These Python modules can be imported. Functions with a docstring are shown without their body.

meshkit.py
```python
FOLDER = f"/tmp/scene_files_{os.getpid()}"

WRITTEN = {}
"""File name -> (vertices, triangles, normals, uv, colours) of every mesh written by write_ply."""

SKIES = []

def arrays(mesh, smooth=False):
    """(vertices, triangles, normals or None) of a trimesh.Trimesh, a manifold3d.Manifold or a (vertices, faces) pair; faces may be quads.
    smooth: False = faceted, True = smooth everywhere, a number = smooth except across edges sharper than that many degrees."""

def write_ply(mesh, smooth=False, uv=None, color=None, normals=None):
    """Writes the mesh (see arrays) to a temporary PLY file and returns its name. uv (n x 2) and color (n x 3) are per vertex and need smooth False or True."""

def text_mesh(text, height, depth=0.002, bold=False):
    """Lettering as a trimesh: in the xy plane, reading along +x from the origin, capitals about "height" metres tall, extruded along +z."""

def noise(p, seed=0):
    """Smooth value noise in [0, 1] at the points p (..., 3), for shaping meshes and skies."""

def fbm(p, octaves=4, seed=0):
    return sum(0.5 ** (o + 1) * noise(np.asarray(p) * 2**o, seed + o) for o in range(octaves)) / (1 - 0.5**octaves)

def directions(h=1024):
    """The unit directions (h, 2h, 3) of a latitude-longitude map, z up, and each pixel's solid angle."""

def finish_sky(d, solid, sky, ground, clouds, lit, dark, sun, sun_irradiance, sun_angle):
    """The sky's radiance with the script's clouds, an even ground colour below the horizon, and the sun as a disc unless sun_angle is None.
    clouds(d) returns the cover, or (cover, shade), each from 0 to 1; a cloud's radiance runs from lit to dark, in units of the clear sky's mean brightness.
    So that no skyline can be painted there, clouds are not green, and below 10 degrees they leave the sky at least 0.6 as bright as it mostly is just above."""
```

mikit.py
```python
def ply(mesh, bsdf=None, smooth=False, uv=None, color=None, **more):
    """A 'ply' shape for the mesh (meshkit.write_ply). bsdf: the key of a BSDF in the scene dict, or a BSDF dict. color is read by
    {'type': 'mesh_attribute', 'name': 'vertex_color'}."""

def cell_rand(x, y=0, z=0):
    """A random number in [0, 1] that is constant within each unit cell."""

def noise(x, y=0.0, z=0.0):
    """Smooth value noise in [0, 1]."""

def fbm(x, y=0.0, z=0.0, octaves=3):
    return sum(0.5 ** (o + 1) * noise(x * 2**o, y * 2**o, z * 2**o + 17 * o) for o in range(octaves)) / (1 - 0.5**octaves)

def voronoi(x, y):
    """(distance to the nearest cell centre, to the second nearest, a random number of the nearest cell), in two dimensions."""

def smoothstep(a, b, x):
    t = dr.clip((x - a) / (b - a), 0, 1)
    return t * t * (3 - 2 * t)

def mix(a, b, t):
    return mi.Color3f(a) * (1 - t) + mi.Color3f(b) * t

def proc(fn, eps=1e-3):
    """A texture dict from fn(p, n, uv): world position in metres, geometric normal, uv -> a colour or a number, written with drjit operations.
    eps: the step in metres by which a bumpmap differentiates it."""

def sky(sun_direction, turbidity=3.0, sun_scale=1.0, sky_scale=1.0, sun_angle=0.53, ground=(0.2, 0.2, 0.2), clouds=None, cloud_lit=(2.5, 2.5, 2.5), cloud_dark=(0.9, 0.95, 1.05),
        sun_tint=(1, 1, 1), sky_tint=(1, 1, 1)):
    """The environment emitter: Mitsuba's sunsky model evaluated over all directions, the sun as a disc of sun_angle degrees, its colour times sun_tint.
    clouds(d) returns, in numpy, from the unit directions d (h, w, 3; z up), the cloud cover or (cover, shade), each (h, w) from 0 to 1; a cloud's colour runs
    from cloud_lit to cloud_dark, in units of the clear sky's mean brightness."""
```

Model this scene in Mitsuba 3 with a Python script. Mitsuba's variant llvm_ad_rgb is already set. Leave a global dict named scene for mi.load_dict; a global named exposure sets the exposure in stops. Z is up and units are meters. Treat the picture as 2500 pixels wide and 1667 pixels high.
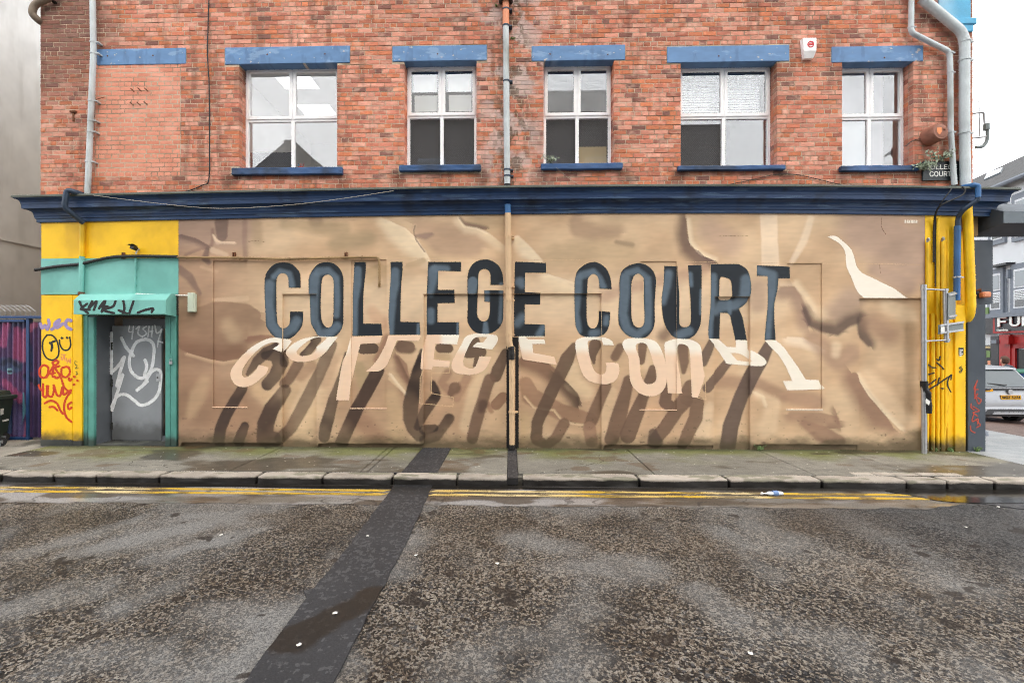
import math, random
import numpy as np, trimesh, shapely, manifold3d
import drjit as dr
import mitsuba as mi
import mikit, meshkit
from mikit import proc, noise, fbm, voronoi, cell_rand, smoothstep, mix
from shapely.geometry import Polygon, LineString, MultiPolygon, box as sbox
from shapely.ops import unary_union

# ------------------------------------------------------------------ camera, sky, exposure
T = mi.ScalarTransform4f
scene, labels = {}, {}
CAM_D, CAM_H = 8.4, 1.71                 # metres from the facade, eye height over the pavement
YAW = math.atan(0.028)                   # turned a little to the left
FPX, PPX, PPY = 1250.0, 1211.0, 840.0    # focal length and principal point of the 2500 x 1667 photograph
RIGHT = np.array([math.cos(YAW), math.sin(YAW), 0]); FWD = np.array([-math.sin(YAW), math.cos(YAW), 0])
EYE = np.array([0, -CAM_D, CAM_H])
scene['camera'] = {'type': 'perspective', 'fov': 90.0, 'fov_axis': 'x', 'near_clip': 0.05, 'far_clip': 3000.0,
                   'principal_point_offset_x': -(PPX - 1250.0) / 2500.0, 'principal_point_offset_y': -(PPY - 833.5) / 1667.0,
                   'to_world': T().look_at(origin=EYE.tolist(), target=(EYE + FWD).tolist(), up=[0, 0, 1])}
scene['sky'] = mikit.sky([0.25, -0.55, 0.8], turbidity=4, sun_scale=0.12, sky_scale=1.0, sun_angle=40, clouds=lambda d: 1.0,
                         cloud_lit=(2.5, 2.55, 2.6), ground=(0.15, 0.15, 0.15))
exposure = 3.12

# ------------------------------------------------------------------ measuring: a point of the photograph on a plane of the place
def ray(px, py):
    return (px - PPX) / FPX * RIGHT + FWD + (PPY - py) / FPX * np.array([0, 0, 1.0])
def P(px, py, Y=0.0):
    d = ray(px, py); return EYE + d * ((Y - EYE[1]) / d[1])
def XZ(px, py, Y=0.0):
    p = P(px, py, Y); return (p[0], p[2])
def G(px, py, Z=0.0):
    d = ray(px, py); return EYE + d * ((Z - EYE[2]) / d[2])
def D(px, py, depth):
    return EYE + ray(px, py) * depth
def lin(r, g, b, k=1.0):
    f = lambda c: (c / 255 / 12.92) if c <= 10 else ((c / 255 + 0.055) / 1.055) ** 2.4
    return [f(r) * k, f(g) * k, f(b) * k]

# ------------------------------------------------------------------ entries
counts = {}
def numbered(key):
    n = counts.get(key, 0); counts[key] = n + 1
    return key if n == 0 else f'{key}_{n:03d}'
def put(name, mesh, bsdf, parent=None, smooth=False, label=None, kind=None, **kw):
    key = numbered(name if parent is None else f'{parent}__{name}')
    scene[key] = mikit.ply(mesh, bsdf, smooth=smooth, **kw)
    if label or kind:
        labels[key] = {}
        if label: labels[key]['label'] = label
        if kind: labels[key]['kind'] = kind
    return key
def thing(name, label, cat, group=None, kind=None):
    key = numbered(name); labels[key] = {'label': label, 'category': cat}
    if group: labels[key]['group'] = group
    if kind: labels[key]['kind'] = kind
    return key
def single(name, mesh, bsdf, label, cat, group=None, kind=None, smooth=False, **kw):
    key = put(name, mesh, bsdf, None, smooth, **kw); labels[key] = {'label': label, 'category': cat}
    if group: labels[key]['group'] = group
    if kind: labels[key]['kind'] = kind
    return key
cat = trimesh.util.concatenate

# ------------------------------------------------------------------ shapes
def bx(x0, x1, y0, y1, z0, z1, ch=0.0):
    if ch <= 0:
        m = trimesh.creation.box((x1 - x0, y1 - y0, z1 - z0)); m.apply_translation(((x0 + x1) / 2, (y0 + y1) / 2, (z0 + z1) / 2)); return m
    pts = []
    for sx, x in ((1, x0), (-1, x1)):
        for sy, y in ((1, y0), (-1, y1)):
            for sz, z in ((1, z0), (-1, z1)):
                pts += [(x + sx * ch, y + sy * ch, z), (x + sx * ch, y, z + sz * ch), (x, y + sy * ch, z + sz * ch)]
    return trimesh.convex.convex_hull(np.array(pts))
def hull(pts): return trimesh.convex.convex_hull(np.array(pts, float))
def quad(a, b, c, d): return trimesh.Trimesh(np.array([a, b, c, d], float), [[0, 1, 2], [0, 2, 3]], process=False)
def polys(s):
    if s.is_empty: return []
    return [g for g in getattr(s, 'geoms', [s]) if g.geom_type == 'Polygon' and g.area > 1e-7]
def prism(shape, y0, y1):
    """A polygon of the (x, z) plane, thick from y0 (front) to y1."""
    out = []
    for g in polys(shape):
        m = trimesh.creation.extrude_polygon(g, y1 - y0, engine='earcut')
        v = np.array(m.vertices); m.vertices = np.stack([v[:, 0], y0 + v[:, 2], v[:, 1]], 1); m.invert(); out.append(m)
    return cat(out)
def slab(shape, z0, z1):
    out = []
    for g in polys(shape):
        m = trimesh.creation.extrude_polygon(g, z1 - z0, engine='earcut'); m.apply_translation((0, 0, z0)); out.append(m)
    return cat(out)
def tube(pts, r, sides=10, caps=True):
    p = np.asarray(pts, float); r = np.broadcast_to(np.asarray(r, float), (len(p),))
    t = np.gradient(p, axis=0) if len(p) > 2 else np.array([p[1] - p[0]] * 2)
    t /= np.linalg.norm(t, axis=1, keepdims=True) + 1e-12
    a = np.cross(t[0], [0, 0, 1.0] if abs(t[0][2]) < .9 else [1.0, 0, 0]); a /= np.linalg.norm(a)
    ang = np.arange(sides) * 2 * np.pi / sides; V = []
    for i in range(len(p)):
        a = a - t[i] * (a @ t[i]); a /= np.linalg.norm(a) + 1e-12; b = np.cross(t[i], a)
        V.append(p[i] + r[i] * (np.cos(ang)[:, None] * a + np.sin(ang)[:, None] * b))
    V = np.concatenate(V); F = []
    for i in range(len(p) - 1):
        for j in range(sides):
            q = [i * sides + j, i * sides + (j + 1) % sides, (i + 1) * sides + (j + 1) % sides, (i + 1) * sides + j]
            F += [[q[0], q[1], q[2]], [q[0], q[2], q[3]]]
    if caps:
        n = len(V); V = np.vstack([V, p[:1], p[-1:]]); k = (len(p) - 1) * sides
        for j in range(sides):
            F += [[n, (j + 1) % sides, j], [n + 1, k + j, k + (j + 1) % sides]]
    return trimesh.Trimesh(V, F, process=False)
def smooth_path(pts, n=6):
    p = np.asarray(pts, float); out = []
    q = np.vstack([2 * p[0] - p[1], p, 2 * p[-1] - p[-2]])
    for i in range(1, len(q) - 2):
        for t in np.linspace(0, 1, n, endpoint=False):
            out.append(0.5 * (2 * q[i] + (q[i + 1] - q[i - 1]) * t + (2 * q[i - 1] - 5 * q[i] + 4 * q[i + 1] - q[i + 2]) * t * t + (3 * q[i] - q[i - 1] - 3 * q[i + 1] + q[i + 2]) * t ** 3))
    return np.array(out + [p[-1]])
def fillet(pts, r, n=6):
    """A polyline with its corners rounded."""
    p = np.asarray(pts, float); out = [p[0]]
    for i in range(1, len(p) - 1):
        a, b = p[i - 1] - p[i], p[i + 1] - p[i]; la, lb = np.linalg.norm(a), np.linalg.norm(b); k = min(r, la * .45, lb * .45)
        s, e = p[i] + a / la * k, p[i] + b / lb * k
        for t in np.linspace(0, 1, n): out.append((1 - t) ** 2 * s + 2 * t * (1 - t) * p[i] + t * t * e)
    return np.array(out + [p[-1]])
def curve(pts, n=5):
    """A closed outline through the points; a point with a third number is a sharp corner."""
    p = np.array([q[:2] for q in pts], float); sharp = [len(q) > 2 for q in pts]; N = len(p); out = []
    for i in range(N):
        j = (i + 1) % N
        if sharp[i] and sharp[j]: out.append(p[i]); continue
        d = p[j] - p[i]
        m0 = d if sharp[i] else 0.5 * (p[j] - p[i - 1]); m1 = d if sharp[j] else 0.5 * (p[(j + 1) % N] - p[i])
        for t in np.linspace(0, 1, n, endpoint=False):
            out.append((2 * t ** 3 - 3 * t ** 2 + 1) * p[i] + (t ** 3 - 2 * t ** 2 + t) * m0 + (3 * t ** 2 - 2 * t ** 3) * p[j] + (t ** 3 - t ** 2) * m1)
    return np.array(out)
# tracing frames on the facade: (origin x, origin y, pixels per photograph pixel)
TILE = {'A': (430, 500, 4.9), 'B': (430, 780, 4.9), 'C': (840, 500, 4.9), 'D': (840, 780, 4.9), 'E': (1250, 780, 4.704), 'H': (1250, 500, 4.704),
        'F': (1700, 500, 4.126), 'G': (1700, 780, 4.126), 'S': (0, 0, 1.0), 'L': (0, 500, 2.376), 'R': (2150, 480, 2.306), 'U': (0, 720, 3.564)}
def tp(tile, x, y, Y=0.0):
    ox, oy, s = TILE[tile]; return XZ(ox + x / s, oy + y / s, Y)
def outline(tile, pts, holes=(), Y=0.0):
    m = lambda q: [tp(tile, x, y, Y) for x, y in curve(q)]
    g = Polygon(m(pts)).buffer(0)
    for h in holes: g = g.difference(Polygon(m(h)).buffer(0))
    return g
def line(tile, pts, w, Y=0.0, n=5, flat=False):
    """A painted line of the given width in metres."""
    p = smooth_path(pts, n) if len(pts) > 2 and n > 1 else pts
    return LineString([tp(tile, x, y, Y) for x, y in p]).buffer(w / 2, resolution=4, cap_style=2 if flat else 1)

# ------------------------------------------------------------------ materials
def add(name, d): scene[name] = d; return name
def mat(name, color, rough=0.7, spec=0.5, metal=0.0, **kw):
    c = color if isinstance(color, dict) else {'type': 'rgb', 'value': list(color)}
    b = {'type': 'principled', 'base_color': c, 'roughness': rough, 'specular': spec, 'metallic': metal, **kw}
    return add(name, {'type': 'twosided', 'bsdf': b})
def grainy(name, color, amount=0.15, scale=9.0, rough=0.7, dirt=None, low=None, **kw):
    """Paint with slight unevenness; dirt = (colour, amount) in patches, low = (colour, height) splash stains near the ground."""
    c = list(map(float, color))
    def fn(p, n, uv):
        k = 1 + amount * 2 * (fbm(p.x * scale, p.y * scale, p.z * scale, 3) - 0.5) + amount * .6 * (noise(p.x * 70, p.y * 70, p.z * 70) - .5)
        col = mi.Color3f(*c) * k
        if dirt: col = mix(col, dirt[0], dirt[1] * smoothstep(.5, .75, fbm(p.x * 2.3, p.y * 2.3 + 5, p.z * 1.1, 4)))
        if low: col = mix(col, low[0], .9 * smoothstep(low[1], low[1] * .25, p.z + .35 * low[1] * (fbm(p.x * 7, p.y * 7, p.z * 5, 4) - .5) * 2))
        return col
    return mat(name, proc(fn), rough, **kw)

SILLS = [tuple(map(float, (P(a, c)[0], P(b, c)[0], P(a, c)[2]))) for a, b, c in ((564, 835, 426), (974, 1174, 418), (1321, 1521, 413), (1656, 1919, 416), (2054, 2246, 418))]
FAC = 0.87    # photographed sRGB of the facade -> paint colour
def brick_fn(p, n, uv):
    t, v = uv.x, uv.y
    c = mix(lin(220, 154, 132), lin(202, 122, 98), smoothstep(.1, .5, t))
    c = mix(c, lin(210, 126, 88), smoothstep(.45, .65, t))
    c = mix(c, lin(182, 112, 92), smoothstep(.74, .9, t))
    c = mix(c, lin(142, 98, 88), smoothstep(.92, .99, t))
    c *= .82 + .32 * v
    c *= .82 + .36 * fbm(p.x * 26, p.y * 26, p.z * 40, 3)
    c = mix(c, lin(246, 206, 182), .35 * smoothstep(.5, .8, fbm(p.x * 9, 3.0, p.z * 9, 3)))
    # lime bloom beside the middle downpipe and damp soot at the top left and right corners
    xp = dr.abs(p.x - 0.02)
    w = smoothstep(.85, .1, xp) * smoothstep(.46, .62, fbm(p.x * 5, 1.0, p.z * 3.4, 4)) * smoothstep(4.0, 4.8, p.z)
    c = mix(c, lin(214, 196, 190), .75 * w)
    m = smoothstep(.4, .12, xp + .2 * (fbm(p.x * 3, 4.0, p.z * 5, 3) - .5)) * smoothstep(.48, .6, fbm(p.x * 11, 7.0, p.z * 6, 3))
    c = mix(c, lin(92, 76, 56), .7 * m)
    tl = smoothstep(-6.3, -7.3, p.x + .9 * (fbm(p.x * 2, 2.0, p.z * 2, 3) - .5)) * smoothstep(5.2, 6.6, p.z + .8 * (fbm(p.x * 2.5, 9.0, p.z * 2.5, 3) - .5))
    c = mix(c, lin(112, 84, 76), .75 * tl)
    tr = smoothstep(6.5, 7.1, p.x + .5 * (fbm(p.x * 3, 2.0, p.z * 2, 3) - .5)) * smoothstep(5.4, 6.6, p.z)
    c = mix(c, lin(128, 86, 72), .6 * tr)
    c *= .80 + .36 * fbm(p.x * .9, 1.0, p.z * .55, 4)                       # broad weathering
    c = mix(c, lin(110, 76, 62), .45 * smoothstep(.54, .74, fbm(p.x * 7, 2.0, p.z * .8, 4)))   # run-off streaks
    for x0, x1, zs in SILLS:                                              # soot washed off the sill ends
        e = dr.minimum(dr.abs(p.x - x0), dr.abs(p.x - x1))
        c = mix(c, lin(84, 58, 50), .6 * smoothstep(.22, .02, e + .1 * (noise(p.x * 14, p.z * 5) - .5)) * smoothstep(zs + .02, zs - .02, p.z) * smoothstep(zs - .5, zs - .1, p.z))
        c = mix(c, lin(84, 58, 50), .5 * smoothstep(x0 - .02, x0 + .05, p.x) * smoothstep(x1 + .02, x1 - .05, p.x) * smoothstep(zs + .01, zs - .01, p.z) * smoothstep(zs - .16, zs - .02, p.z + .08 * (noise(p.x * 9) - .5)))
    low = smoothstep(4.42, 4.2, p.z + .25 * (fbm(p.x * 4, 0.0, p.z * 6, 3) - .5))
    c = mix(c, lin(200, 112, 74), .4 * low)
    g = mi.luminance(c)
    return mix(c, mi.Color3f(g * 1.08, g * .98, g * .94), .07) * FAC
mat('brick_clay', proc(brick_fn), .88, .3)
def newbrick_fn(p, n, uv):
    c = mix(lin(226, 156, 132), lin(210, 138, 114), uv.x) * (.9 + .2 * fbm(p.x * 30, p.y * 30, p.z * 40, 3))
    return mix(c, lin(238, 180, 160), .5 * smoothstep(.5, .8, fbm(p.x * 3, 3.0, p.z * 3, 3))) * FAC
mat('brick_infill', proc(newbrick_fn), .88, .3)
def mortar_fn(p, n, uv):
    c = mix(lin(200, 182, 160), lin(152, 132, 112), smoothstep(.35, .7, fbm(p.x * 3, p.y, p.z * 3, 4)))
    xp = dr.abs(p.x - .02)
    return mix(c, lin(205, 190, 182), .6 * smoothstep(.8, .1, xp) * smoothstep(.45, .6, fbm(p.x * 5, 1.0, p.z * 3.4, 4))) * (.85 + .3 * noise(p.x * 120, p.y * 120, p.z * 120)) * FAC
mat('mortar', proc(mortar_fn), .95, .2)
def lintel_fn(p, n, uv):
    c = mi.Color3f(*lin(92, 130, 174)) * (.82 + .3 * fbm(p.x * 6, p.y * 6, p.z * 12, 4))
    c = mix(c, lin(70, 98, 136), .4 * smoothstep(.54, .7, fbm(p.x * 9, 4.0, p.z * 2.5, 4)))
    c = mix(c, lin(150, 176, 204), .4 * smoothstep(.6, .72, fbm(p.x * 4, 9.0, p.z * 9, 4)))
    chip = smoothstep(.62, .66, fbm(p.x * 13, 2.0, p.z * 13, 4)) * smoothstep(6.3, 6.75, p.x)
    chip = dr.maximum(chip, .7 * smoothstep(.79, .82, fbm(p.x * 16, 6.0, p.z * 20, 3)))
    return mix(c, lin(205, 190, 170), chip)
mat('blue_lintel_paint', proc(lintel_fn), .6)
grainy('blue_sill_paint', lin(48, 82, 128), .3, 8, .5, dirt=(lin(25, 36, 50), .7))
def cornice_fn(p, n, uv):
    c = mi.Color3f(*lin(25, 58, 100)) * (.7 + .4 * fbm(p.x * 1.2, p.y * 8, p.z * 14, 4))
    c = mix(c, lin(16, 28, 44), .6 * smoothstep(.55, .75, fbm(p.x * 3, p.y * 3, p.z * 3, 4)))
    c = mix(c, lin(12, 18, 28), .4 * smoothstep(.54, .74, fbm(p.x * 3, 1.0, p.z * 2.5, 4)))
    c = mix(c, lin(92, 120, 150), .35 * smoothstep(.62, .74, fbm(p.x * 2.2, 5.0, p.z * 20, 3)))
    return c
mat('cornice_paint', proc(cornice_fn), .5)
grainy('lead_flashing', lin(98, 104, 98), .25, 5, .75, dirt=(lin(60, 66, 50), .7))
grainy('turquoise_paint', lin(80, 160, 198), .2, 5, .6, dirt=(lin(190, 200, 200), .4))
grainy('yellow_paint', lin(240, 192, 8), .10, 4, .55, low=(lin(52, 48, 34), .30), dirt=(lin(205, 160, 20), .5))
grainy('grimy_yellow_paint', lin(206, 160, 8), .3, 5, .6, low=(lin(40, 40, 32), .34), dirt=(lin(96, 78, 16), .8))
grainy('yellow_pipe_paint', lin(236, 190, 14), .2, 6, .5, low=(lin(40, 40, 36), .30), dirt=(lin(150, 122, 24), .55))
grainy('teal_paint', lin(118, 184, 176), .12, 4, .55, dirt=(lin(70, 135, 128), .4))
grainy('teal_frame_paint', lin(80, 146, 136), .18, 7, .5, low=(lin(44, 50, 44), .30), dirt=(lin(50, 110, 100), .5))
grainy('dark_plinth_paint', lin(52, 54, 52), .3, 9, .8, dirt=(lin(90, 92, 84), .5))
grainy('charcoal_paint', lin(58, 66, 76), .12, 5, .55, dirt=(lin(80, 88, 96), .3))
grainy('grey_door_paint', lin(142, 147, 154), .08, 6, .5, low=(lin(84, 86, 88), .5))
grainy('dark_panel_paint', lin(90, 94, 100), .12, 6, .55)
grainy('grey_plastic', lin(184, 192, 195), .18, 6, .5, dirt=(lin(112, 112, 102), .75))
grainy('white_plastic', lin(240, 240, 241), .05, 5, .35)
grainy('weathered_pipe', lin(122, 108, 94), .3, 8, .6, dirt=(lin(170, 172, 170), .6))
grainy('terracotta_plastic', lin(214, 140, 104), .12, 7, .5)
grainy('tan_pipe_paint', lin(206, 176, 140), .10, 6, .5, dirt=(lin(150, 116, 84), .5))
grainy('old_tan_pipe_paint', lin(150, 122, 84), .22, 9, .6, dirt=(lin(110, 88, 60), .7))
grainy('blue_pipe_paint', lin(52, 100, 152), .15, 6, .5, dirt=(lin(30, 50, 80), .5))
grainy('dark_blue_pipe_paint', lin(44, 60, 80), .2, 9, .5)
grainy('black_paint', lin(26, 25, 26), .2, 9, .5)
grainy('black_cable', lin(30, 29, 30), .2, 9, .6)
grainy('pale_wire', lin(170, 166, 158), .1, 9, .5)
grainy('galvanised_steel', lin(178, 180, 184), .2, 20, .38, metal=.75)
grainy('grey_sign_back', lin(112, 122, 124), .10, 6, .5)
grainy('rusty_steel', lin(108, 70, 48), .4, 30, .9)
grainy('pale_lamp_plastic', lin(186, 196, 178), .1, 8, .5)
grainy('bell_red_paint', lin(142, 94, 76), .25, 14, .6, dirt=(lin(104, 76, 56), .8))
mat('red_plastic', lin(200, 60, 70), .5)
mat('near_black', lin(18, 18, 20), .6)
grainy('graffiti_black', lin(24, 24, 26), .1, 20, .6)
grainy('graffiti_white', lin(232, 234, 238), .3, 14, .6)
grainy('graffiti_red', lin(196, 56, 8), .15, 20, .6)
grainy('graffiti_lilac', lin(150, 134, 178), .15, 20, .6)
grainy('graffiti_salmon', lin(222, 140, 90), .15, 20, .6)
grainy('graffiti_rust', lin(170, 62, 44), .15, 20, .6)
grainy('sign_white_paint', lin(226, 226, 222), .08, 9, .5)
grainy('sign_black_paint', lin(34, 42, 46), .15, 9, .45)
mat('paper_white', lin(205, 209, 208), .9, .2)
mat('blind_white', lin(222, 226, 228), .7, .3)
mat('blind_grey', lin(150, 152, 156), .8, .2)
mat('room_dark', lin(70, 66, 68), .9, .2)
mat('room_white', lin(225, 224, 222), .9, .2)
mat('room_beige', lin(176, 160, 126), .9, .2)
mat('plant_pot_red', lin(200, 60, 44), .6)
add('window_glass', {'type': 'thindielectric', 'int_ior': 2.35, 'ext_ior': 1.0})
mat('frosted_glass', lin(150, 158, 162), .3, .5)
def net_fn(p, n, uv):
    u, v = p.x * 100, p.z * 75
    a = dr.abs(dr.sin(u + v)) * dr.abs(dr.sin(u - v))
    return mix(lin(54, 54, 59), lin(88, 91, 95), smoothstep(.45, .75, a))
mat('net_curtain', proc(net_fn), .8, .3)
def render_fn(p, n, uv):
    c = mix(lin(188, 183, 177), lin(214, 213, 211), smoothstep(2.5, 7, p.z + 1.5 * (fbm(p.y * .8, p.x, p.z * .8, 3) - .5)))
    c = mix(c, lin(150, 146, 139), .2 * smoothstep(.45, .8, fbm(p.y * 5, p.x * 5, p.z * .7, 4)))
    return c * (.8 + .4 * fbm(p.y * 3, p.x * 3, p.z * 2, 5))
mat('grey_render', proc(render_fn), .92, .2)
grainy('cream_render', lin(206, 209, 213), .05, 3, .85)
grainy('opposite_render', lin(92, 88, 84), .2, 2, .9)
grainy('slate', lin(62, 62, 63), .6, 10, .8)
grainy('window_trim_grey', lin(112, 119, 130), .08, 5, .6)
grainy('hood_grey', lin(96, 106, 114), .1, 5, .5)
grainy('shop_red', lin(150, 22, 20), .12, 5, .45)
grainy('shop_black', lin(34, 34, 40), .2, 5, .4)
mat('dark_glass', lin(40, 44, 48), .06, .8)
mat('bright_pane', lin(120, 128, 134), .12, .8)
mat('car_silver', lin(158, 162, 168), .28, .6, metal=.35, clearcoat=.8, clearcoat_gloss=.9)
mat('car_dark_plastic', lin(56, 58, 62), .55)
mat('car_glass', lin(74, 82, 86), .05, .9)
mat('tyre_rubber', lin(28, 28, 30), .8)
mat('amber_lens', lin(226, 160, 30), .2)
mat('plate_yellow', lin(196, 144, 20), .5)
mat('skin', lin(206, 150, 126), .55)
mat('hair_brown', lin(78, 54, 42), .8)
grainy('hoodie_fabric', lin(70, 76, 86), .12, 30, .9)
grainy('trouser_fabric', lin(44, 46, 54), .12, 30, .9)
grainy('skip_blue', lin(20, 62, 116), .15, 5, .5)
grainy('skip_green', lin(50, 104, 88), .15, 5, .5)
grainy('bin_green', lin(48, 58, 50), .15, 8, .45, dirt=(lin(90, 86, 64), .4))
grainy('gate_blue', lin(36, 66, 112), .2, 8, .5)
mat('leaf_green', lin(112, 138, 88), .7, .3)
mat('leaf_silver', lin(158, 170, 150), .7, .3)
mat('stem_brown', lin(84, 72, 52), .9, .2)
add('bottle_plastic', {'type': 'twosided', 'bsdf': {'type': 'principled', 'base_color': {'type': 'rgb', 'value': lin(215, 225, 235)}, 'roughness': .12, 'specular': .8}})
mat('bottle_label', lin(110, 140, 190), .5)
mat('litter_white', lin(226, 224, 218), .8)
# ------------------------------------------------------------------ paint laid on the wall in strokes (this is the mural itself, measured in metres on the wall)
def painter(base, groups, finish=None, warp=0.02):
    """groups: (colour, alpha, [segments (x0, z0, r0, x1, z1, r1)], feather left, feather right, 'mix' or 'mul')."""
    def fn(p, n, uv):
        wx = (fbm(p.x * 3.1, 1.0, p.z * 3.1, 2) - .5) * warp; wz = (fbm(p.x * 3.1, 8.0, p.z * 3.1, 2) - .5) * warp
        x, z = p.x + wx, p.z + wz
        col = base(x, z)
        vary = fbm(p.x * 1.7, 5.0, p.z * 1.7, 3)
        for color, alpha, segs, fl, fr, mode in groups:
            a = mi.Float(0)
            for x0, z0, r0, x1, z1, r1 in segs:
                dx, dz = x1 - x0, z1 - z0; L2 = dx * dx + dz * dz + 1e-9
                ex, ez = x - x0, z - z0
                t = dr.clip((ex * dx + ez * dz) * (1 / L2), 0, 1)
                qx, qz = ex - t * dx, ez - t * dz
                d = dr.sqrt(qx * qx + qz * qz) - (r0 + (r1 - r0) * t)
                f = fl if fl == fr else dr.select(dx * ez - dz * ex > 0, mi.Float(fl), mi.Float(fr))
                s = dr.clip(1 - d / f, 0, 1)
                a = dr.maximum(a, s * s * (3 - 2 * s))
            c = mi.Color3f(*color)
            if color[0] < .09: alpha = alpha * (.76 + .27 * smoothstep(.3, .65, vary))   # thinly and thickly sprayed darks
            col = col * (1 - a * alpha) + (col * c if mode == 'mul' else c) * (a * alpha)
        return finish(p, col) if finish else col
    return fn
PXM = CAM_D / FPX
def strokes(tile, pts, fl, fr, color, alpha, mode='mix'):
    s = TILE[tile][2]; q = [(*tp(tile, x, y), r / s * PXM) for x, y, r in pts]
    if len(q) == 1: q.append((q[0][0] + .01, q[0][1], q[0][2]))
    col = lin(*color) if mode == 'mix' else list(color)
    return (col, alpha, [tuple(map(float, (*a, *b))) for a, b in zip(q[:-1], q[1:])], fl / s * PXM, fr / s * PXM, mode)
M = []
def S(tile, color, alpha, fl, fr, *pts):
    w = lambda f: f * 1.6 if f >= 20 else f * 1.9
    sh = lambda r: max(2.0, r - .25 * (fl + fr) / 2) if max(fl, fr) >= 20 else max(2.0, r - .2 * (fl + fr) / 2)
    M.append(strokes(tile, [(x, y, sh(r)) for x, y, r in pts], w(fl), w(fr), color, alpha))
# broad washes
S('A', (172, 138, 118), .85, 130, 130, (40, 300, 150), (760, 320, 150))
S('B', (158, 118, 88), .9, 170, 170, (60, 250, 230), (600, 250, 180))
S('B', (170, 126, 92), .85, 200, 200, (100, 900, 200), (700, 1100, 200), (1000, 1300, 180))
S('D', (186, 142, 104), .8, 220, 220, (200, 1000, 260), (1400, 1000, 260))
S('E', (196, 152, 112), .7, 200, 200, (300, 900, 260), (1900, 1100, 260))
S('C', (224, 188, 146), .75, 160, 160, (-600, 1100, 240), (2000, 1120, 240))
S('H', (226, 190, 150), .7, 160, 160, (300, 1150, 220), (2200, 1150, 240))
S('F', (182, 148, 128), .85, 170, 170, (1700, 250, 160), (2250, 500, 190))
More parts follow.
